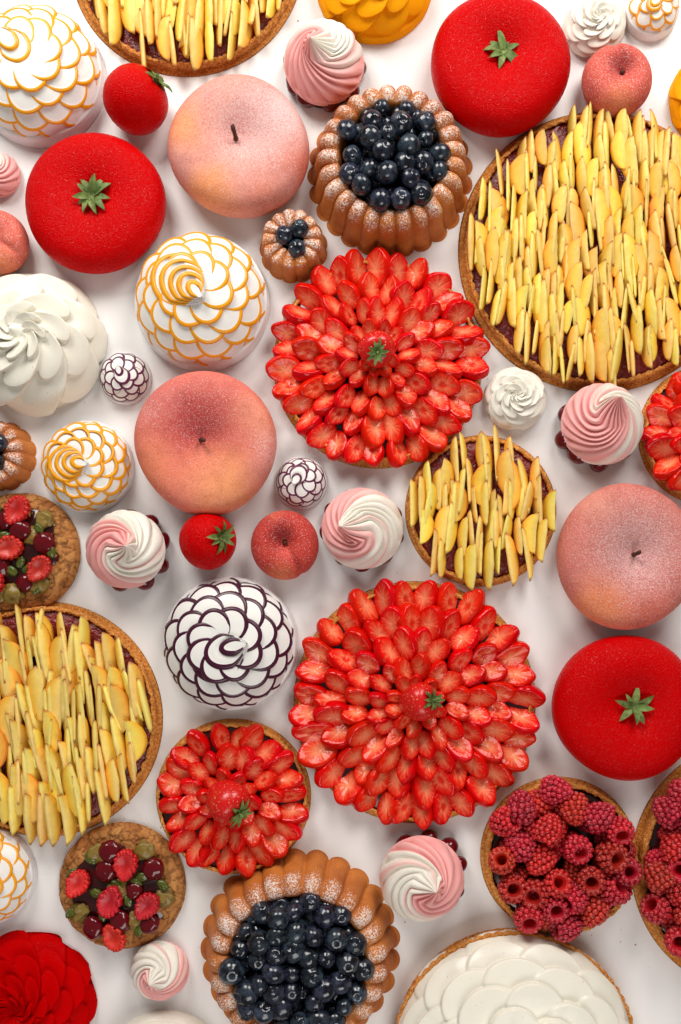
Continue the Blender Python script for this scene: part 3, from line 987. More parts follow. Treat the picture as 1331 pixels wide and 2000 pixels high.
def swirl_cake(cx, cy, r, label, pink_at, pink_w, tip_dir, tip_off, hand, seed, cherries=9, ch_r=0.81, ch_off=(0, 0), nr=14, height=1.15, name='pink_swirl_cake', turn=1.75):
    z0 = 14 if cherries else 0
    vr = random.Random(seed * 3)
    nr += vr.choice((-2, -1, 0, 1)) if nr > 12 else 0
    height *= vr.uniform(0.92, 1.1)
    turn *= vr.uniform(0.85, 1.2)
    t, k = thing(name, label, 'cake', cx, cy, z0 + 0.35 * r, 'pink and white swirl cakes')
    R = r * k
    nt_, nth = 74, nr * 16
    prof = crom([(0.001, 0.03), (0.55, 0.0), (0.86, 0.02), (0.975, 0.15), (1.0, 0.32), (0.965, 0.48), (0.87, 0.66), (0.73, 0.82), (0.56, 0.94), (0.40, 1.04), (0.26, 1.14), (0.15, 1.25), (0.065, 1.36), (0.001, 1.43)], nt_)
    rr_ = random.Random(seed)
    th = np.linspace(0, 2 * PI, nth, endpoint=False)
    P = np.empty((nt_, nth, 3))
    colr = np.empty((nt_, nth, 3))
    white = np.array((0.85, 0.81, 0.72))
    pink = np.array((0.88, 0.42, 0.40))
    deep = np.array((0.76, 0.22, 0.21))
    dx, dy = math.cos(tip_dir) * tip_off * R, math.sin(tip_dir) * tip_off * R
    prn = [rr_.uniform(0.55, 1.35) for _ in range(nr)]
    wob = [rr_.uniform(0, 6) for _ in range(4)]
    for i, (pr, pz) in enumerate(prof):
        u = i / (nt_ - 1)
        tw = turn * math.log(max(pr, 0.40 + 0.3 * max(0.0, 0.4 - pr)) / 1.0) if i > nt_ * 0.25 else 0.0
        tw += 1.1 * max(0.0, 0.34 - pz) / 0.34 if pz < 0.34 and i <= nt_ * 0.5 else 0.0
        tw -= 0.9 * u
        tw *= hand
        ph = (th + 0.10 * np.sin(2 * th + wob[0]) + 0.06 * np.sin(3 * th + wob[1] + 2.5 * u)) * nr / (2 * PI)
        fr = ph - np.floor(ph)
        idx = np.floor(ph).astype(int) % nr
        amp = np.array(prn)[idx]
        ridge = np.abs(np.sin(PI * fr)) ** 0.62
        depth = 0.15 * min(1.0, 0.35 + pr / 0.5) * (1.0 if 0.02 < u else 0)
        rad = pr * (1 - depth * (1 - ridge) * amp)
        zz = pz * height - 0.10 * (1 - ridge) * amp * sstep(0.98, 0.7, pr) * min(1, pr / 0.22)
        sh = float(sstep(0.62, 0.02, pr)) if u > 0.4 else 0.0
        a = th + tw
        P[i, :, 0] = R * rad * np.cos(a) + dx * sh
        P[i, :, 1] = R * rad * np.sin(a) + dy * sh
        P[i, :, 2] = R * zz
        # colour runs along the ribs
        dd = np.abs((th - pink_at + PI) % (2 * PI) - PI) + 0.35 * np.sin(5 * th + seed) * 0.4 + 0.12 * np.sin(u * 14 + 3 * th)
        wp = sstep(pink_w + 0.55, pink_w - 0.55, dd + 0.30 * np.sin(9 * th + 2 * seed + 3 * u))
        # thin pink streak inside the white
        wp = np.maximum(wp, 0.75 * np.exp(-((np.abs((th - pink_at - 2.4 + PI) % (2 * PI) - PI)) / 0.10) ** 2))
        cc = white * (1 - wp)[:, None] + pink * wp[:, None]
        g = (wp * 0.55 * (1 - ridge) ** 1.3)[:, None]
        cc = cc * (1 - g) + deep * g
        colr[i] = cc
    V = P.reshape(-1, 3)
    V[:, 2] += z0
    ns = n3(V, 26.0, seed * 1.7)
    V[:, :2] *= (1 + 0.014 * ns)[:, None]
    V[:, 2] += 1.2 * ns
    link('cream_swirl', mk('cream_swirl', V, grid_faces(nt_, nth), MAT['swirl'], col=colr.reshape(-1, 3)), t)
    if cherries:
        bv, bf, _ = lathe(crom([(0.01, 0), (R * 0.8, 0), (R * 0.86, 6), (R * 0.8, 13), (0.01, 14)], 14), 40)
        link('base', mk('biscuit_base', bv, bf, MAT['jam_dark']), t)
        for j in range(cherries):
            a = 2 * PI * (j + rr_.uniform(-0.14, 0.14)) / cherries + seed
            s = rr_.uniform(0.88, 1.12)
            q = ch_r * R
            R3 = RZ(rr_.uniform(0, 6)) @ RX(rr_.uniform(0.6, 2.2))
            link('cherry', CHERRY, t, TM(math.cos(a) * q + ch_off[0], math.sin(a) * q + ch_off[1], 17 * s, R3, (s * 1.12, s, s * 0.95)))
    return t


swirl_cake(633, 122, 79, 'pink and white swirl cake below the orange petal cake, above the blueberry ring cake', -1.2, 1.75, 3.4, 0.28, 1, 51)
swirl_cake(-3, 341, 43, 'mini pink swirl cut by the left edge, beside a large red tomato cake', 0.0, 2.0, 2.0, 0.15, 1, 52, cherries=0, nr=11)
swirl_cake(1177, 828, 80, 'pink and white swirl cake with tip pointing up, below the biggest peach slice tart', 2.5, 1.75, 1.3, 0.42, -1, 53, ch_off=(-4, -4))
swirl_cake(246, 1073, 77, 'pale pink swirl cake right of the cookie that is cut by the left edge', -2.0, 1.3, 0.0, 0.30, 1, 54, ch_off=(5, 0))
swirl_cake(708, 1032, 80, 'pink and white swirl cake between the small dark red peach cake and a tart', 2.2, 1.45, 3.25, 0.50, -1, 55)
swirl_cake(824, 1716, 83, 'pink and white swirl cake between the bottom blueberry ring cake and a raspberry tart', 1.0, 1.7, 0.2, 0.24, 1, 56, ch_off=(8, 4))
swirl_cake(312, 1896, 57, 'mini pink and white swirl without cherries, below the whole cookie', -0.3, 1.25, -2.6, 0.12, 1, 57, cherries=0, nr=10, height=1.0)


# ------------------------------------------------------------------ blueberry ring cakes
def berry_mesh(seed):
    r = random.Random(seed)
    nu, nv = 18, 22
    V = []
    ell = (r.uniform(0.97, 1.05), r.uniform(0.97, 1.05), r.uniform(0.86, 0.95))
    for i in range(nu):
        p = 0.002 + (PI - 0.004) * i / (nu - 1)
        for j in range(nv):
            a = 2 * PI * j / nv
            rad = 1.0
            lobe = 0.5 + 0.5 * math.cos(5 * a + seed)
            if p < 0.62:
                rad += (0.05 + 0.07 * lobe) * math.exp(-((p - 0.34 - 0.06 * lobe) / 0.09) ** 2)
                rad -= 0.20 * math.exp(-(p / 0.24) ** 4)
            V.append((ell[0] * rad * math.sin(p) * math.cos(a), ell[1] * rad * math.sin(p) * math.sin(a), ell[2] * rad * math.cos(p)))
    return mk('blueberry', np.array(V) * 19.0, grid_faces(nu, nv), MAT['blueberry'])


BERRIES = [berry_mesh(i) for i in range(4)]


def scatter(Rmax, dmin, tries, r, start=()):
    pts = list(start)
    for _ in range(tries):
        q = Rmax * math.sqrt(r.random())
        a = r.uniform(0, 2 * PI)
        x, y = q * math.cos(a), q * math.sin(a)
        if all((x - u) ** 2 + (y - v) ** 2 > dmin * dmin for u, v in pts):
            pts.append((x, y))
    return pts


def ring_cake(cx, cy, r, hm, label, nfl, height, hole, seed, fruit, name='blueberry_ring_cake', group='blueberry ring cakes', bs=0.98):
    t, k = thing(name, label, 'cake', cx, cy, hm, group)
    R = r * k
    h = height
    prof = crom([(0.02, 0.20 * h), (hole * 0.98, 0.20 * h), (hole, 0.55 * h), (hole * 1.03, 0.80 * h), (hole * 1.09, 0.94 * h), (0.5 * (hole * 1.09 + 0.83), 1.0 * h), (0.83, 0.96 * h), (0.875, 0.87 * h),
                 (0.905, 0.74 * h), (0.93, 0.5 * h), (0.965, 0.22 * h), (1.0, 0.03 * h), (0.985, 0.0), (0.3, 0.0)], 78)
    nth = nfl * 14
    th = np.linspace(0, 2 * PI, nth, endpoint=False)
    P = np.empty((len(prof), nth, 3))
    sug = np.empty((len(prof), nth))
    rr = random.Random(seed)
    jit = np.array([rr.uniform(-1, 1) for _ in range(nfl)])
    ph = th * nfl / (2 * PI)
    fl = np.floor(ph).astype(int) % nfl
    fr = ph - np.floor(ph)
    rid = np.abs(np.sin(PI * fr)) ** 0.62
    for i, (pr, pz) in enumerate(prof):
        u = i / (len(prof) - 1)
        outer = float(sstep(hole * 1.0, hole * 1.2, pr)) * float(sstep(1.0, 0.90, u))
        top = float(sstep(0.42 * h, 0.95 * h, pz))
        cut = 1 - rid
        rad = pr * (1 - 0.066 * cut * outer * (1 + 0.2 * jit[fl])) + 0.006 * jit[fl] * outer
        z = pz * (1 - 0.11 * cut * top) + 1.2 * jit[fl] * top
        P[i, :, 0] = R * rad * np.cos(th)
        P[i, :, 1] = R * rad * np.sin(th)
        P[i, :, 2] = z
        sug[i] = top * (0.55 + 0.45 * rid) * (0.72 if pr < hole * 1.1 else 1.0)
    V = P.reshape(-1, 3)
    ns = n3(V, 34.0, seed)
    V[:, :2] *= (1 + 0.008 * ns)[:, None]
    link('cake_ring', mk('cake_ring', V, grid_faces(len(prof), nth), MAT['cake'], attrs={'sugar': sug.ravel()}), t)
    gv, gf, _ = lathe([(0.01, 0.50 * h), (hole * R * 1.02, 0.50 * h)], 40)
    gv, gf, _ = lathe([(hole * R * 1.03, 0.30 * h), (hole * R * 1.03, 0.52 * h), (hole * R * 0.6, 0.56 * h), (0.01, 0.57 * h)], 40)
    link('berry_glaze', mk('berry_glaze', gv, gf, MAT['jam_dark']), t)
    for (x, y, z, s) in fruit(R, h, hole, rr):
        R3 = RZ(rr.uniform(0, 6.28)) @ RX(rr.gauss(0, 0.75)) @ RZ(rr.uniform(0, 6.28))
        link('blueberry', BERRIES[rr.randrange(4)], t, TM(x, y, z, R3, s * bs))
    return t


def fruit_big(R, h, hole, rr):
    out = []
    rim = hole * R * 1.10
    top = scatter(rim - 8, 30.5, 20000, rr)
    low = scatter(rim - 12, 29, 12000, rr)
    for x, y in low:
        out.append((x, y, 0.76 * h + rr.uniform(-3, 3), rr.uniform(0.85, 1.05)))
    for x, y in top:
        q = math.hypot(x, y) / rim
        out.append((x, y, 0.92 * h + 16 * (1 - q * q) + rr.uniform(-6, 6), rr.choice((0.82, 0.92, 1.0, 1.05, 1.1, 1.2))))
    return out


def fruit_three(R, h, hole, rr):
    return [(-14, 4, h * 0.98, 0.93), (15, 16, h * 0.98, 0.98), (10, -21, h * 0.97, 0.95), (0, -4, h * 0.7, 0.8)]


ring_cake(763, 340, 156, 8, 'blueberry ring cake dusted with sugar, above the strawberry tart', 25, 92, 0.60, 61, fruit_big)
ring_cake(583, 1874, 194, 60, 'largest blueberry ring cake, cut by the bottom edge', 25, 96, 0.64, 62, fruit_big, bs=1.08)
ring_cake(573, 481, 65, 16, 'mini ring cake with three blueberries, touching the strawberry tart', 13, 62, 0.33, 63, fruit_three, 'mini_blueberry_cake', 'mini blueberry ring cakes')
ring_cake(-2, 889, 67, 16, 'mini blueberry ring cake cut by the left edge, above a cookie', 13, 62, 0.33, 64, fruit_three, 'mini_blueberry_cake', 'mini blueberry ring cakes')


# ------------------------------------------------------------------ tart shells
def tart_shell(t, R, h, fill_z, fill_mat, seed, wall=10):
    prof = crom([(0.01, 0), (R * 0.97, 0), (R - 2, 3), (R, h * 0.5), (R, h - 4), (R - 2.5, h), (R - wall + 2, h), (R - wall, h - 3), (R - wall - 1, fill_z - 4), (R * 0.5, fill_z - 5)], 46)
    nth = int(2 * PI * R / 3.2)
    V, F, th = lathe(prof, nth)
    ns = n3(V, 5.0, seed) + 0.7 * n3(V, 14.0, seed + 3)
    nz = n3(V, 6.0, seed + 9)
    rad = np.maximum(np.hypot(V[:, 0], V[:, 1]), 1)
    up = (V[:, 2] > 2)
    V[:, :2] *= (1 + up * 3.0 * ns / rad)[:, None]
    V[:, 2] += up * 2.8 * nz
    link('crust', mk('crust', V, F, MAT['crust']), t)
    fv, ff, _ = lathe(np.array([(R - wall + 3, fill_z - 3), (R - wall - 2, fill_z), (R * 0.8, fill_z + 1), (R * 0.6, fill_z + 1), (R * 0.4, fill_z + 1), (R * 0.2, fill_z + 1), (0.01, fill_z + 1)]), 90)
    fv[:, 2] += 1.5 * n3(fv, 18.0, seed)
    link('filling', mk('filling', fv, ff, fill_mat), t)


# ------------------------------------------------------------------ peach slice tarts
def slice_mesh(L, Wd, T, bow, seed):
    r = random.Random(seed)
    n = 13
    flesh = np.array((0.95, 0.62, 0.09))
    mid = np.array((0.95, 0.72, 0.22))
    skin = np.array((0.92, 0.40, 0.022))
    edge = np.array((0.58, 0.17, 0.008))
    tipc = np.array((0.30, 0.055, 0.010))
    V, C = [], []
    sect = [(0.0, 0.5), (0.55, 0.5), (0.83, 0.5), (1.0, 0.42), (1.06, 0.0), (1.0, -0.42), (0.83, -0.5), (0.55, -0.5), (0.0, -0.5)]
    for i in range(n):
        t = -1 + 2 * i / (n - 1)
        tt = max(0.0, 1 - abs(t) ** 2.3)
        w = Wd * tt ** 0.72 + 0.6
        th = T * (0.30 + 0.70 * tt ** 0.6)
        xi = bow * (1 - t * t) - 0.10 * Wd + r.uniform(-0.7, 0.7)
        y = 0.5 * L * t * (1.0)
        for (q, sgn) in sect:
            tk = th * (0.42 + 0.58 * q) if q < 1 else th
            if q >= 1.06:
                tk = 0
            V.append((xi + w * q - Wd * 0.45, y, sgn * tk))
            if q < 0.3: c = mid
            elif q < 0.8: c = flesh
            elif q < 0.95: c = flesh * 0.35 + skin * 0.65
            elif q < 1.03: c = skin * 0.45 + edge * 0.55
            else: c = skin
            e = max(0.0, (abs(t) - 0.90) / 0.10) * (1.0 if t > 0 else 0.6)
            C.append(c * (1 - e) + tipc * e)
    m = len(sect)
    F = []
    for i in range(n - 1):
        for j in range(m):
            j2 = (j + 1) % m
            F.append([i * m + j, (i + 1) * m + j, (i + 1) * m + j2, i * m + j2])
    F.append(list(range(m)))
    F.append([(n - 1) * m + j for j in reversed(range(m))])
    return mk('peach_slice', V, F, MAT['peach_slice'], col=np.array(C))


SLICES = [slice_mesh(*a) for a in ((98, 30, 13, -2, 1), (90, 28, 14, -5, 2), (104, 31, 12, 2, 3), (84, 29, 13, -4, 4), (94, 25, 14, -7, 5), (92, 35, 10, 3, 6))]


def peach_tart(cx, cy, r, label, seed, sx, sy, fan=0.0, size=1.0, wide=0.3, lean=0.0, name='peach_slice_tart'):
    h = 22
    t, k = thing(name, label, 'tart', cx, cy, h, 'peach slice tarts')
    R = r * k
    tart_shell(t, R, h, 16, MAT['jam'], seed, 8)
    rr = random.Random(seed)
    ny = int(2 * R / sy) + 2
    row = 0
    y = R + sy * 0.2
    while y > -R - sy * 0.2:
        x = -R + rr.uniform(0, sx)
        while x < R:
            px = x + rr.uniform(-0.18, 0.18) * sx
            py = y + rr.uniform(-0.36, 0.36) * sy
            s = size * rr.uniform(0.78, 1.14)
            q = math.hypot(px, py + (10 if py < 0 else -4))
            lim = R - 7 - 29 * size * abs(py) / R
            if q < lim:
                iswide = rr.random() < wide and q < lim - 14
                roll = rr.uniform(0.10, 0.5) if iswide else rr.uniform(0.95, 1.4)   # skin side down, thin inner edge up
                if rr.random() < 0.5:
                    roll = PI - roll
                yaw = fan * px / R + lean + rr.gauss(0, 0.09)
                pitch = 0.13 + rr.uniform(-0.06, 0.08)
                R3 = RZ(yaw) @ RX(pitch) @ RY(roll)
                z = 31 + (6 if iswide else 0) + rr.uniform(-2, 6)
                link('peach_slice', SLICES[rr.randrange(6)], t, TM(px, py, z, R3, s))
                x += sx * (1.35 if iswide else 1.0)
            else:
                x += sx * 0.6
        y -= sy
        row += 1
    return t


peach_tart(1175, 485, 265, 'biggest peach slice tart, cut by the right edge', 71, 16.5, 50, 0.12, 0.95, 0.25, 0.06)
peach_tart(361, -93, 221, 'peach slice tart cut by the top edge', 72, 17, 52, -0.10, 1.0, 0.25, 0.0)
peach_tart(942, 996, 143, 'smallest peach slice tart, whole, touching the upper strawberry tart', 73, 18, 50, 0.05, 0.98, 0.36, 0.03)
peach_tart(82, 1407, 222, 'peach slice tart cut by the left edge, above the whole cookie', 74, 16.5, 54, 0.10, 1.12, 0.24, 0.06)


# ------------------------------------------------------------------ strawberry tarts
def half_strawberry(seed):
    """unit length: y from the stem end (-0.5) to the tip (0.5), flat cut face looking up"""
    r = random.Random(seed)
    seg = 48
    L = 60.0
    wmax = r.uniform(0.33, 0.38)
    core = r.random() < 0.45
    psi = np.linspace(0, 2 * PI, seg, endpoint=False)
    point = r.uniform(0.26, 0.50)

    def outline(p):
        s_ = math.sin(p)
        wv = wmax * (1 - point * max(0, s_) ** 1.5) * (1 + 0.06 * math.sin(3 * p + seed))
        c_ = math.cos(p)
        return wv * math.copysign(abs(c_) ** 0.85, c_), 0.5 * math.copysign(abs(s_) ** 0.85, s_) + (0.03 * math.sin(2 * p))
    red = np.array((0.66, 0.004, 0.001))
    mid = np.array((0.78, 0.012, 0.003))
    pale = np.array((0.95, 0.34, 0.17))
    heart = np.array((0.74, 0.030, 0.012))
    V, C = [(0, -0.03, -0.035)], [heart if core else 0.8 * pale + 0.2 * mid]
    st = [r.random() for _ in range(seg)]
    st = [0.5 * st[i] + 0.5 * st[i] * (i % 2) + 0.25 * (i % 2) for i in range(seg)]
    rows = [(0.16, -0.03), (0.36, -0.012), (0.58, 0.0), (0.76, 0.006), (0.90, 0.006), (0.97, -0.004), (1.0, -0.025)]
    for q, z in rows:
        for j, p in enumerate(psi):
            x, y = outline(p)
            V.append((x * q, y * q - 0.03 * (1 - q), z + 0.006 * math.sin(5 * p + seed)))
            if q < 0.2: c = heart if core else 0.75 * pale + 0.25 * mid
            elif q < 0.4: c = (0.28 + 0.42 * st[j]) * pale + (0.72 - 0.42 * st[j]) * mid
            elif q < 0.6: c = pale * (0.42 * st[j] ** 1.3) + mid * (1 - 0.42 * st[j] ** 1.3)
            elif q < 0.8: c = pale * (0.28 * st[j] ** 2) + mid * (1 - 0.28 * st[j] ** 2)
            elif q < 0.93: c = mid * (0.05 + 0.4 * st[j]) + red * (0.95 - 0.4 * st[j])
            else: c = red
            C.append(c)
    nrow = len(rows)
    for q, zz in ((1.04, -0.10), (1.0, -0.22), (0.84, -0.34), (0.50, -0.42), (0.05, -0.45)):
        for j, p in enumerate(psi):
            x, y = outline(p)
            V.append((x * q, y * q, zz))
            C.append(red)
        nrow += 1
    F = [[0, 1 + j, 1 + (j + 1) % seg] for j in range(seg)]
    F += [[f[0], f[3], f[2], f[1]] for f in grid_faces(nrow, seg, True, 1)]
    F = [f if len(f) == 3 else f for f in F]
    return mk('strawberry_half', np.array(V) * L, F, MAT['strawberry'], col=np.array(C))


HALVES = [half_strawberry(i) for i in range(8)]


def whole_strawberry(t, x, y, z, size, tilt, azim, seed):
    prof = crom([(0.01, -0.62), (0.17, -0.56), (0.36, -0.32), (0.47, -0.02), (0.47, 0.20), (0.36, 0.38), (0.18, 0.44), (0.01, 0.42)], 30)
    V, F, _ = lathe(prof * size, 36, lambda u, th: 1 + 0.03 * np.cos(3 * th + seed))
    # tip (-z) leans away so that the leaf end looks up and outwards
    R3 = RZ(azim) @ RY(tilt)
    o = link('whole_strawberry', mk('whole_strawberry', V, F, MAT['strawberry_skin']), t, TM(x, y, z, R3))
    r = random.Random(seed)
    CV, CF = [], []
    for i in range(10):
        a = 2 * PI * (i + r.uniform(-0.2, 0.2)) / 10
        sv, sf = sepal_mesh(size * 0.33 * r.uniform(0.8, 1.2), size * 0.055, 3, r.uniform(-6, 4), seed + i)
        sv = np.array(sv) @ np.array(RZ(a) @ RX(r.uniform(0, 0.4))).T
        CF += [[v + len(CV) for v in f] for f in sf]
        CV += sv.tolist()
    hv, hf, _ = lathe(np.array([(3.5, -2), (4, 2), (2.2, 5), (1.8, 14), (0.1, 14)]), 8)
    CF += [[v + len(CV) for v in f] for f in hf]
    CV += hv.tolist()
    link('calyx', mk('calyx', CV, CF, MAT['leaf']), o, TM(0, 0, size * 0.43))
    return o


def strawberry_tart(cx, cy, r, label, rings, seed, centre):
    h = 28
    t, k = thing('strawberry_tart', label, 'tart', cx, cy, h, 'strawberry tarts')
    R = r * k
    tart_shell(t, R, h, 22, MAT['jam_dark'], seed, 7)
    rr = random.Random(seed)
    ph = rr.uniform(0, 6)
    for i, (q, n, L) in enumerate(rings):
        ph += PI / n + 0.1
        for j in range(n):
            a = ph + 2 * PI * (j + rr.uniform(-0.10, 0.10)) / n
            s = L / 60.0 * rr.uniform(0.84, 1.08)
            opn = rr.uniform(0.16, 0.32)
            qq = q + rr.uniform(-4, 4)
            roll = rr.uniform(0.45, 0.82)
            pit = 0.20 + 0.06 * i + rr.uniform(-0.10, 0.14)
            zz = 36 + 8.0 * i + rr.uniform(-2, 2)
            tw = rr.uniform(-0.20, 0.20)
            for sd in (-1, 1):
                B = RZ(a - PI / 2 + tw) @ RX(pit)
                R3 = B @ RZ(-sd * opn) @ RY(-sd * roll)
                lat = sd * L * (0.205 + 0.03 * rr.random())
                off = B @ Vector((lat, rr.uniform(-2.5, 2.5), rr.uniform(-1.5, 1.5)))
                link('strawberry_half', HALVES[rr.randrange(8)], t,
                     TM(qq * math.cos(a) + off.x, qq * math.sin(a) + off.y, zz + off.z, R3, (s * rr.uniform(0.92, 1.06), s * rr.uniform(0.92, 1.05), s)))
    x, y, size, tilt, azim = centre
    whole_strawberry(t, x, y, 44 + 8.0 * len(rings), size, tilt, azim, seed)
    return t


strawberry_tart(739, 704, 198, 'strawberry tart touching the mini ring cake, its centre berry with green leaves', [(177, 15, 68), (131, 12, 64), (90, 9, 58), (53, 7, 46), (24, 4, 36)], 81, (-4, 8, 70, 0.45, -1.5))
strawberry_tart(812, 1374, 229, 'largest strawberry tart, above a pink swirl cake and left of a tomato cake', [(207, 16, 76), (158, 13, 70), (114, 10, 64), (74, 8, 54), (38, 5, 44)], 82, (4, 8, 74, 0.80, 0.25))
strawberry_tart(453, 1560, 147, 'small strawberry tart touching the whole cookie', [(116, 11, 64), (74, 8, 56), (38, 5, 46)], 83, (-2, 2, 84, 0.9, -0.6))
strawberry_tart(1394, 845, 134, 'strawberry tart cut by the right edge, beside a pink swirl cake', [(106, 11, 66), (68, 8, 60), (34, 5, 52)], 84, (0, 0, 66, 0.5, 1.0))


# ------------------------------------------------------------------ raspberry tarts
def ico():
    import bmesh
    bm = bmesh.new()
    bmesh.ops.create_icosphere(bm, subdivisions=1, radius=1.0)
    bmesh.ops.subdivide_edges(bm, edges=bm.edges[:], cuts=0)
    v = np.array([x.co[:] for x in bm.verts])
    f = [[x.index for x in fc.verts] for fc in bm.faces]
    bm.free()
    return v, f


ICO_V, ICO_F = ico()


def raspberry_mesh(seed, frost):
    r = random.Random(seed)
    V, F, C, FR = [], [], [], []
    rows = [(-0.78, 0.62, 11, 0.19), (-0.52, 0.78, 13, 0.20), (-0.22, 0.80, 13, 0.21), (0.08, 0.74, 12, 0.21), (0.36, 0.62, 10, 0.21), (0.62, 0.44, 8, 0.20), (0.82, 0.24, 5, 0.19), (0.93, 0.0, 1, 0.18)]
    red, dark = np.array((0.56, 0.009, 0.011)), np.array((0.40, 0.005, 0.008))
    for i, (z, q, n, dr) in enumerate(rows):
        for j in range(n):
            a = 2 * PI * (j + 0.5 * (i % 2) + r.uniform(-0.12, 0.12)) / n
            s = dr * r.uniform(0.92, 1.12)
            c = np.array((q * math.cos(a), q * math.sin(a), z + r.uniform(-0.03, 0.03)))
            F += [[v + len(V) for v in f] for f in ICO_F]
            V += (ICO_V * s + c).tolist()
            k = r.random()
            C += [red * k + dark * (1 - k)] * len(ICO_V)
            FR += [frost] * len(ICO_V)
    # body inside and the dark hollow
    prof = crom([(0.02, 0.55), (0.18, 0.35), (0.30, -0.1), (0.36, -0.62), (0.45, -0.86), (0.60, -0.85), (0.70, -0.6), (0.72, -0.2), (0.66, 0.15), (0.5, 0.5), (0.25, 0.78), (0.01, 0.86)], 26)
    hv, hf, _ = lathe(prof, 16)
    F += [[v + len(V) for v in reversed(f)] for f in hf]
    V += hv.tolist()
    C += [dark if i > 16 * 8 else red * 0.9 for i in range(len(hv))]
    FR += [0.25 * frost] * len(hv)
    return mk('raspberry', np.array(V) * 28.0, F, MAT['raspberry'], col=np.array(C), attrs={'frost': FR})


RASPS = [raspberry_mesh(i, 1.0) for i in range(4)]


def raspberry_tart(cx, cy, r, label, seed):
    h = 32
    t, k = thing('raspberry_tart', label, 'tart', cx, cy, h, 'raspberry tarts')
    R = r * k
    tart_shell(t, R, h, 22, MAT['jam_dark'], seed, 10)
    rr = random.Random(seed)
    low = scatter(R - 30, 44, 8000, rr)
    for x, y in low:
        R3 = RZ(rr.uniform(0, 6.28)) @ RX(rr.uniform(1.0, 2.6)) @ RZ(rr.uniform(0, 6.28))
        link('raspberry', RASPS[rr.randrange(4)], t, TM(x, y, 38, R3, rr.uniform(0.95, 1.08)))
    top = scatter(R - 17, 43, 20000, rr)
    for x, y in top:
        q = math.hypot(x, y) / R
        x, y = x - 9, y + 8
        hole_up = rr.random() < 0.30
        tl = rr.uniform(2.55, 3.1) if hole_up else rr.uniform(0.9, 2.3)
        R3 = RZ(rr.uniform(0, 6.28)) @ RX(tl) @ RZ(rr.uniform(0, 6.28))
        s = rr.uniform(0.95, 1.13)
        link('raspberry', RASPS[rr.randrange(4)], t, TM(x, y, 59 + 8 * (1 - q * q) + rr.uniform(-3, 4), R3, (s, s, s * rr.uniform(1.0, 1.12))))
    return t


raspberry_tart(1098, 1678, 149, 'whole sugared raspberry tart below the dark red tomato cake', 91)
raspberry_tart(1497, 1700, 244, 'sugared raspberry tart cut by the right edge', 92)


# ------------------------------------------------------------------ fruit cookies
def rasp_half_mesh(seed):
    r = random.Random(seed)
    V, F, C, FR = [], [], [], []
    red, dark, pale = np.array((0.60, 0.008, 0.020)), np.array((0.44, 0.006, 0.014)), np.array((0.66, 0.06, 0.07))

    def outl(a):
        s_ = math.sin(a)
        return 0.68 * math.cos(a) * (1 - 0.38 * max(0, s_)), 0.92 * s_
    for ring, (q, z, n, dr) in enumerate(((0.95, -0.06, 17, 0.20), (0.95, -0.28, 16, 0.22), (0.72, -0.46, 14, 0.20))):
        for j in range(n):
            a = 2 * PI * (j + r.uniform(-0.3, 0.3)) / n
            x, y = outl(a)
            s = dr * r.uniform(0.9, 1.12)
            F += [[v + len(V) for v in f] for f in ICO_F]
            V += (ICO_V * np.array((s, s, s)) + np.array((x * q, y * q, z))).tolist()
            k = r.random()
            C += [red * k + dark * (1 - k)] * len(ICO_V)
            FR += [0.0] * len(ICO_V)
    seg = 40
    m0 = len(V)
    V.append((0, 0, -0.16))
    C.append(dark)
    FR.append(0)
    for q, z in ((0.3, -0.12), (0.6, -0.02), (0.86, 0.06), (1.0, 0.06)):
        for j in range(seg):
            x, y = outl(2 * PI * j / seg)
            V.append((x * q, y * q, z + 0.03 * (j % 2) * (q > 0.5)))
            kk = r.uniform(0.0, 0.7) if 0.5 < q < 0.95 else 0.1
            C.append(pale * kk + (red if q > 0.4 else dark) * (1 - kk))
            FR.append(0)
    F += [[m0, m0 + 1 + j, m0 + 1 + (j + 1) % seg] for j in range(seg)]
    F += [[f[0], f[3], f[2], f[1]] for f in grid_faces(4, seg, True, m0 + 1)]
    return mk('raspberry_half', np.array(V) * 27.0, F, MAT['raspberry'], col=np.array(C), attrs={'frost': FR})


RHALF = [rasp_half_mesh(i) for i in range(3)]


def lump_mesh(name, mat, seed, size, flat, rough):
    r = random.Random(seed)
    V, F, _ = lathe(crom([(0.02, -0.9), (0.6, -0.8), (1.0, -0.1), (0.85, 0.5), (0.5, 0.85), (0.02, 0.95)], 16), 24)
    ns = n3(V * 10, 6.0, seed)
    V = V * (1 + rough * ns)[:, None]
    V[:, 2] *= flat
    return mk(name, V * size, F, mat)


GCH = [lump_mesh('cherry', MAT['cherry'], i, 20, 0.62, 0.14) for i in range(3)]
PIST = [lump_mesh('pistachio', MAT['pistachio'], i + 5, 8.5, 0.7, 0.25) for i in range(3)]
PASTE = [lump_mesh('pistachio_paste', MAT['paste'], i + 9, 19, 0.55, 0.45) for i in range(3)]


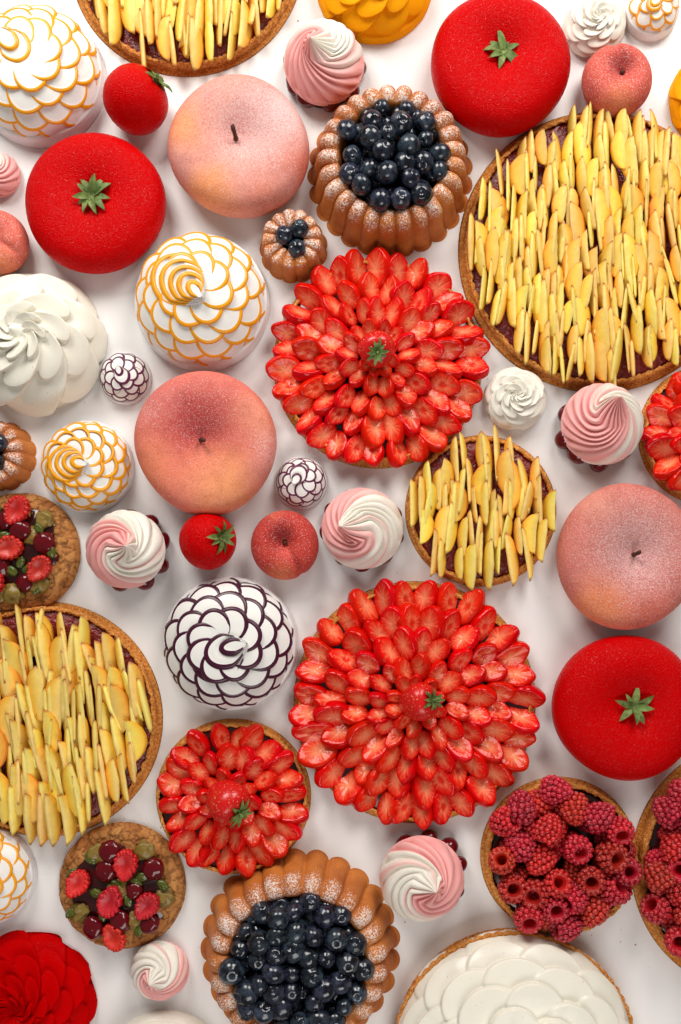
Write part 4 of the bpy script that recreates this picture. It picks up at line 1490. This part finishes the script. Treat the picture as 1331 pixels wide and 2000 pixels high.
def cookie(cx, cy, r, label, halves, cherries, nuts, pastes, seed):
    h = 24
    t, k = thing('fruit_cookie', label, 'cookie', cx, cy, 12, 'fruit topped cookies')
    R = r * k
    nr_, nth = 64, 260
    V = []
    for i in range(nr_):
        u = i / (nr_ - 1)
        for j in range(nth):
            a = 2 * PI * j / nth
            if u < 0.86:
                q = 0.02 + 0.92 * u / 0.86
                z = h + 4 * math.sin(min(1, (1 - q) / 0.35) * PI / 2) - 6 * max(0, (q - 0.80) / 0.14) ** 2
            else:
                v = (u - 0.86) / 0.14
                q = 0.94 + 0.06 * math.sin(min(1, v * 1.3) * PI / 2) - 0.05 * max(0, v - 0.75) / 0.25
                z = (h - 6) * (1 - v)
            V.append((q * R * math.cos(a), q * R * math.sin(a), z))
    V = np.array(V)
    col = np.empty((len(V), 3))
    lt, bn, dkc = np.array((0.56, 0.26, 0.080)), np.array((0.42, 0.16, 0.040)), np.array((0.11, 0.030, 0.009))
    for i, p in enumerate(V):
        q = Vector((p[0] / 22 + seed, p[1] / 22, p[2] / 30))
        wob = mnoise.noise_vector(q * 2.0) * 0.35
        d, _ = mnoise.voronoi(q + wob)
        crack = d[1] - d[0]
        c = max(0.0, 1 - crack / 0.14)
        n1 = mnoise.noise(Vector((p[0], p[1], p[2])) / 30.0 + Vector((seed, 0, 0)))
        n2 = mnoise.noise(Vector((p[0], p[1], p[2])) / 7.0)
        lump = 3.0 * n1 + 1.3 * n2 - 3.5 * c
        if p[2] > 1:
            V[i][2] += lump
        V[i][0] *= 1 + 0.010 * n1 + 0.004 * n2
        V[i][1] *= 1 + 0.010 * n1 + 0.004 * n2
        w = min(1, max(0, 0.5 + 1.2 * n1))
        cc = lt * w + bn * (1 - w)
        cc = cc * (1 - 0.7 * c) + dkc * 0.7 * c
        col[i] = cc
    link('biscuit', mk('biscuit', V, [list(reversed(f)) for f in grid_faces(nr_, nth)], MAT['biscuit'], col=col), t)
    rr = random.Random(seed)
    jv, jf, _ = lathe(np.array([(0.74, 23), (0.70, 28), (0.45, 30.5), (0.2, 30.5), (0.01, 30.5)]) * np.array((R, 1)), 60)
    ns = n3(jv, 16.0, seed)
    jv[:, 2] += 3.2 * ns
    rad = np.hypot(jv[:, 0], jv[:, 1])
    jv[:, :2] *= (1 + 0.22 * n3(jv * np.array((1, 1, 0)), 34.0, seed + 2) * (rad > 0.3 * R))[:, None]
    link('jam', mk('jam', jv, jf, MAT['jam_dark']), t)
    for lst, nm, ms, z in ((pastes, 'pistachio_paste', PASTE, 31), (cherries, 'cherry', GCH, 36), (nuts, 'pistachio', PIST, 36)):
        for (x, y) in lst:
            s = rr.uniform(0.85, 1.15)
            sy = 1.45 if nm == 'pistachio' else rr.uniform(0.9, 1.15)
            link(nm, ms[rr.randrange(3)], t, TM(x, -y, z + rr.uniform(-1, 3), RZ(rr.uniform(0, 6.28)), (s, s * sy, s)))
    for (x, y, rot) in halves:
        link('raspberry_half', RHALF[rr.randrange(3)], t, TM(x, -y, 50, RZ(rot) @ RX(rr.uniform(-0.15, 0.15)) @ RY(rr.uniform(-0.15, 0.15)), rr.uniform(0.98, 1.12)))
    return t


cookie(238, 1731, 124.5, 'whole fruit cookie with raspberry halves beside the small strawberry tart',
       [(15, -49, 3.05), (-77, -14, 2.6), (-15, 20, -0.35), (55, 30, 2.5), (-8, 88, 0.6)],
       [(-17, -73), (66, -40), (-24, -36), (30, 3), (-48, 72), (60, 66), (4, 60)],
       [(-89, -32), (-53, -60), (86, -10), (-92, 44), (33, -14), (18, 22), (-42, 6), (40, 78), (-30, 50), (46, -26), (-4, -8)],
       [(50, -75), (-40, -70), (-2, 2), (86, 16), (-76, 44), (30, 60)], 101)
cookie(39, 1079, 117.5, 'fruit cookie with raspberry halves cut by the left edge, above a peach slice tart',
       [(5, -78, 2.6), (-12, -6, 1.9), (48, 34, 2.5), (-44, 56, 0.4), (-70, -30, 1.0)],
       [(56, -16), (10, -42), (20, 60), (-30, 28), (-20, -60), (-60, 20)],
       [(70, 0), (46, -44), (26, 32), (10, 20), (-22, -30), (-36, -80), (40, 70), (-8, 36), (0, 80), (-50, 0)],
       [(54, -62), (30, -30), (-6, 82), (40, 60), (-40, 80)], 102)

# ------------------------------------------------------------------ loose crumbs on the table
rr = random.Random(5)
CV, CF = [], []
for (cx, cy, n, sp) in ((160, 775, 5, 22), (1115, 1832, 6, 60), (905, 760, 8, 26), (1250, 770, 8, 40), (300, 1600, 8, 26), (600, 900, 8, 30), (390, 1850, 7, 30), (930, 1560, 8, 22),
                        (320, 1480, 6, 22), (800, 1140, 6, 24), (160, 1200, 7, 20), (790, 1830, 9, 24), (655, 560, 5, 20), (1240, 1840, 8, 26), (560, 40, 6, 40), (900, 470, 5, 24)):
    for _ in range(n // 2):
        p = W(cx + rr.gauss(0, sp), cy + rr.gauss(0, sp), 0) / S
        sz = rr.choice((0.6, 0.8, 1.0, 1.5))
        m0 = len(CV)
        for v in ICO_V:
            CV.append((p.x + v[0] * sz * rr.uniform(0.7, 1.3), p.y + v[1] * sz * rr.uniform(0.7, 1.3), 0.5 * sz + v[2] * sz * 0.6))
        CF += [[m0 + q for q in f] for f in ICO_F]
cr = link('crumbs', mk('crumbs', CV, CF, MAT['crust']))
cr['kind'] = 'stuff'
cr['label'] = 'tiny brown pastry crumbs scattered on the white table'
cr['category'] = 'crumbs'
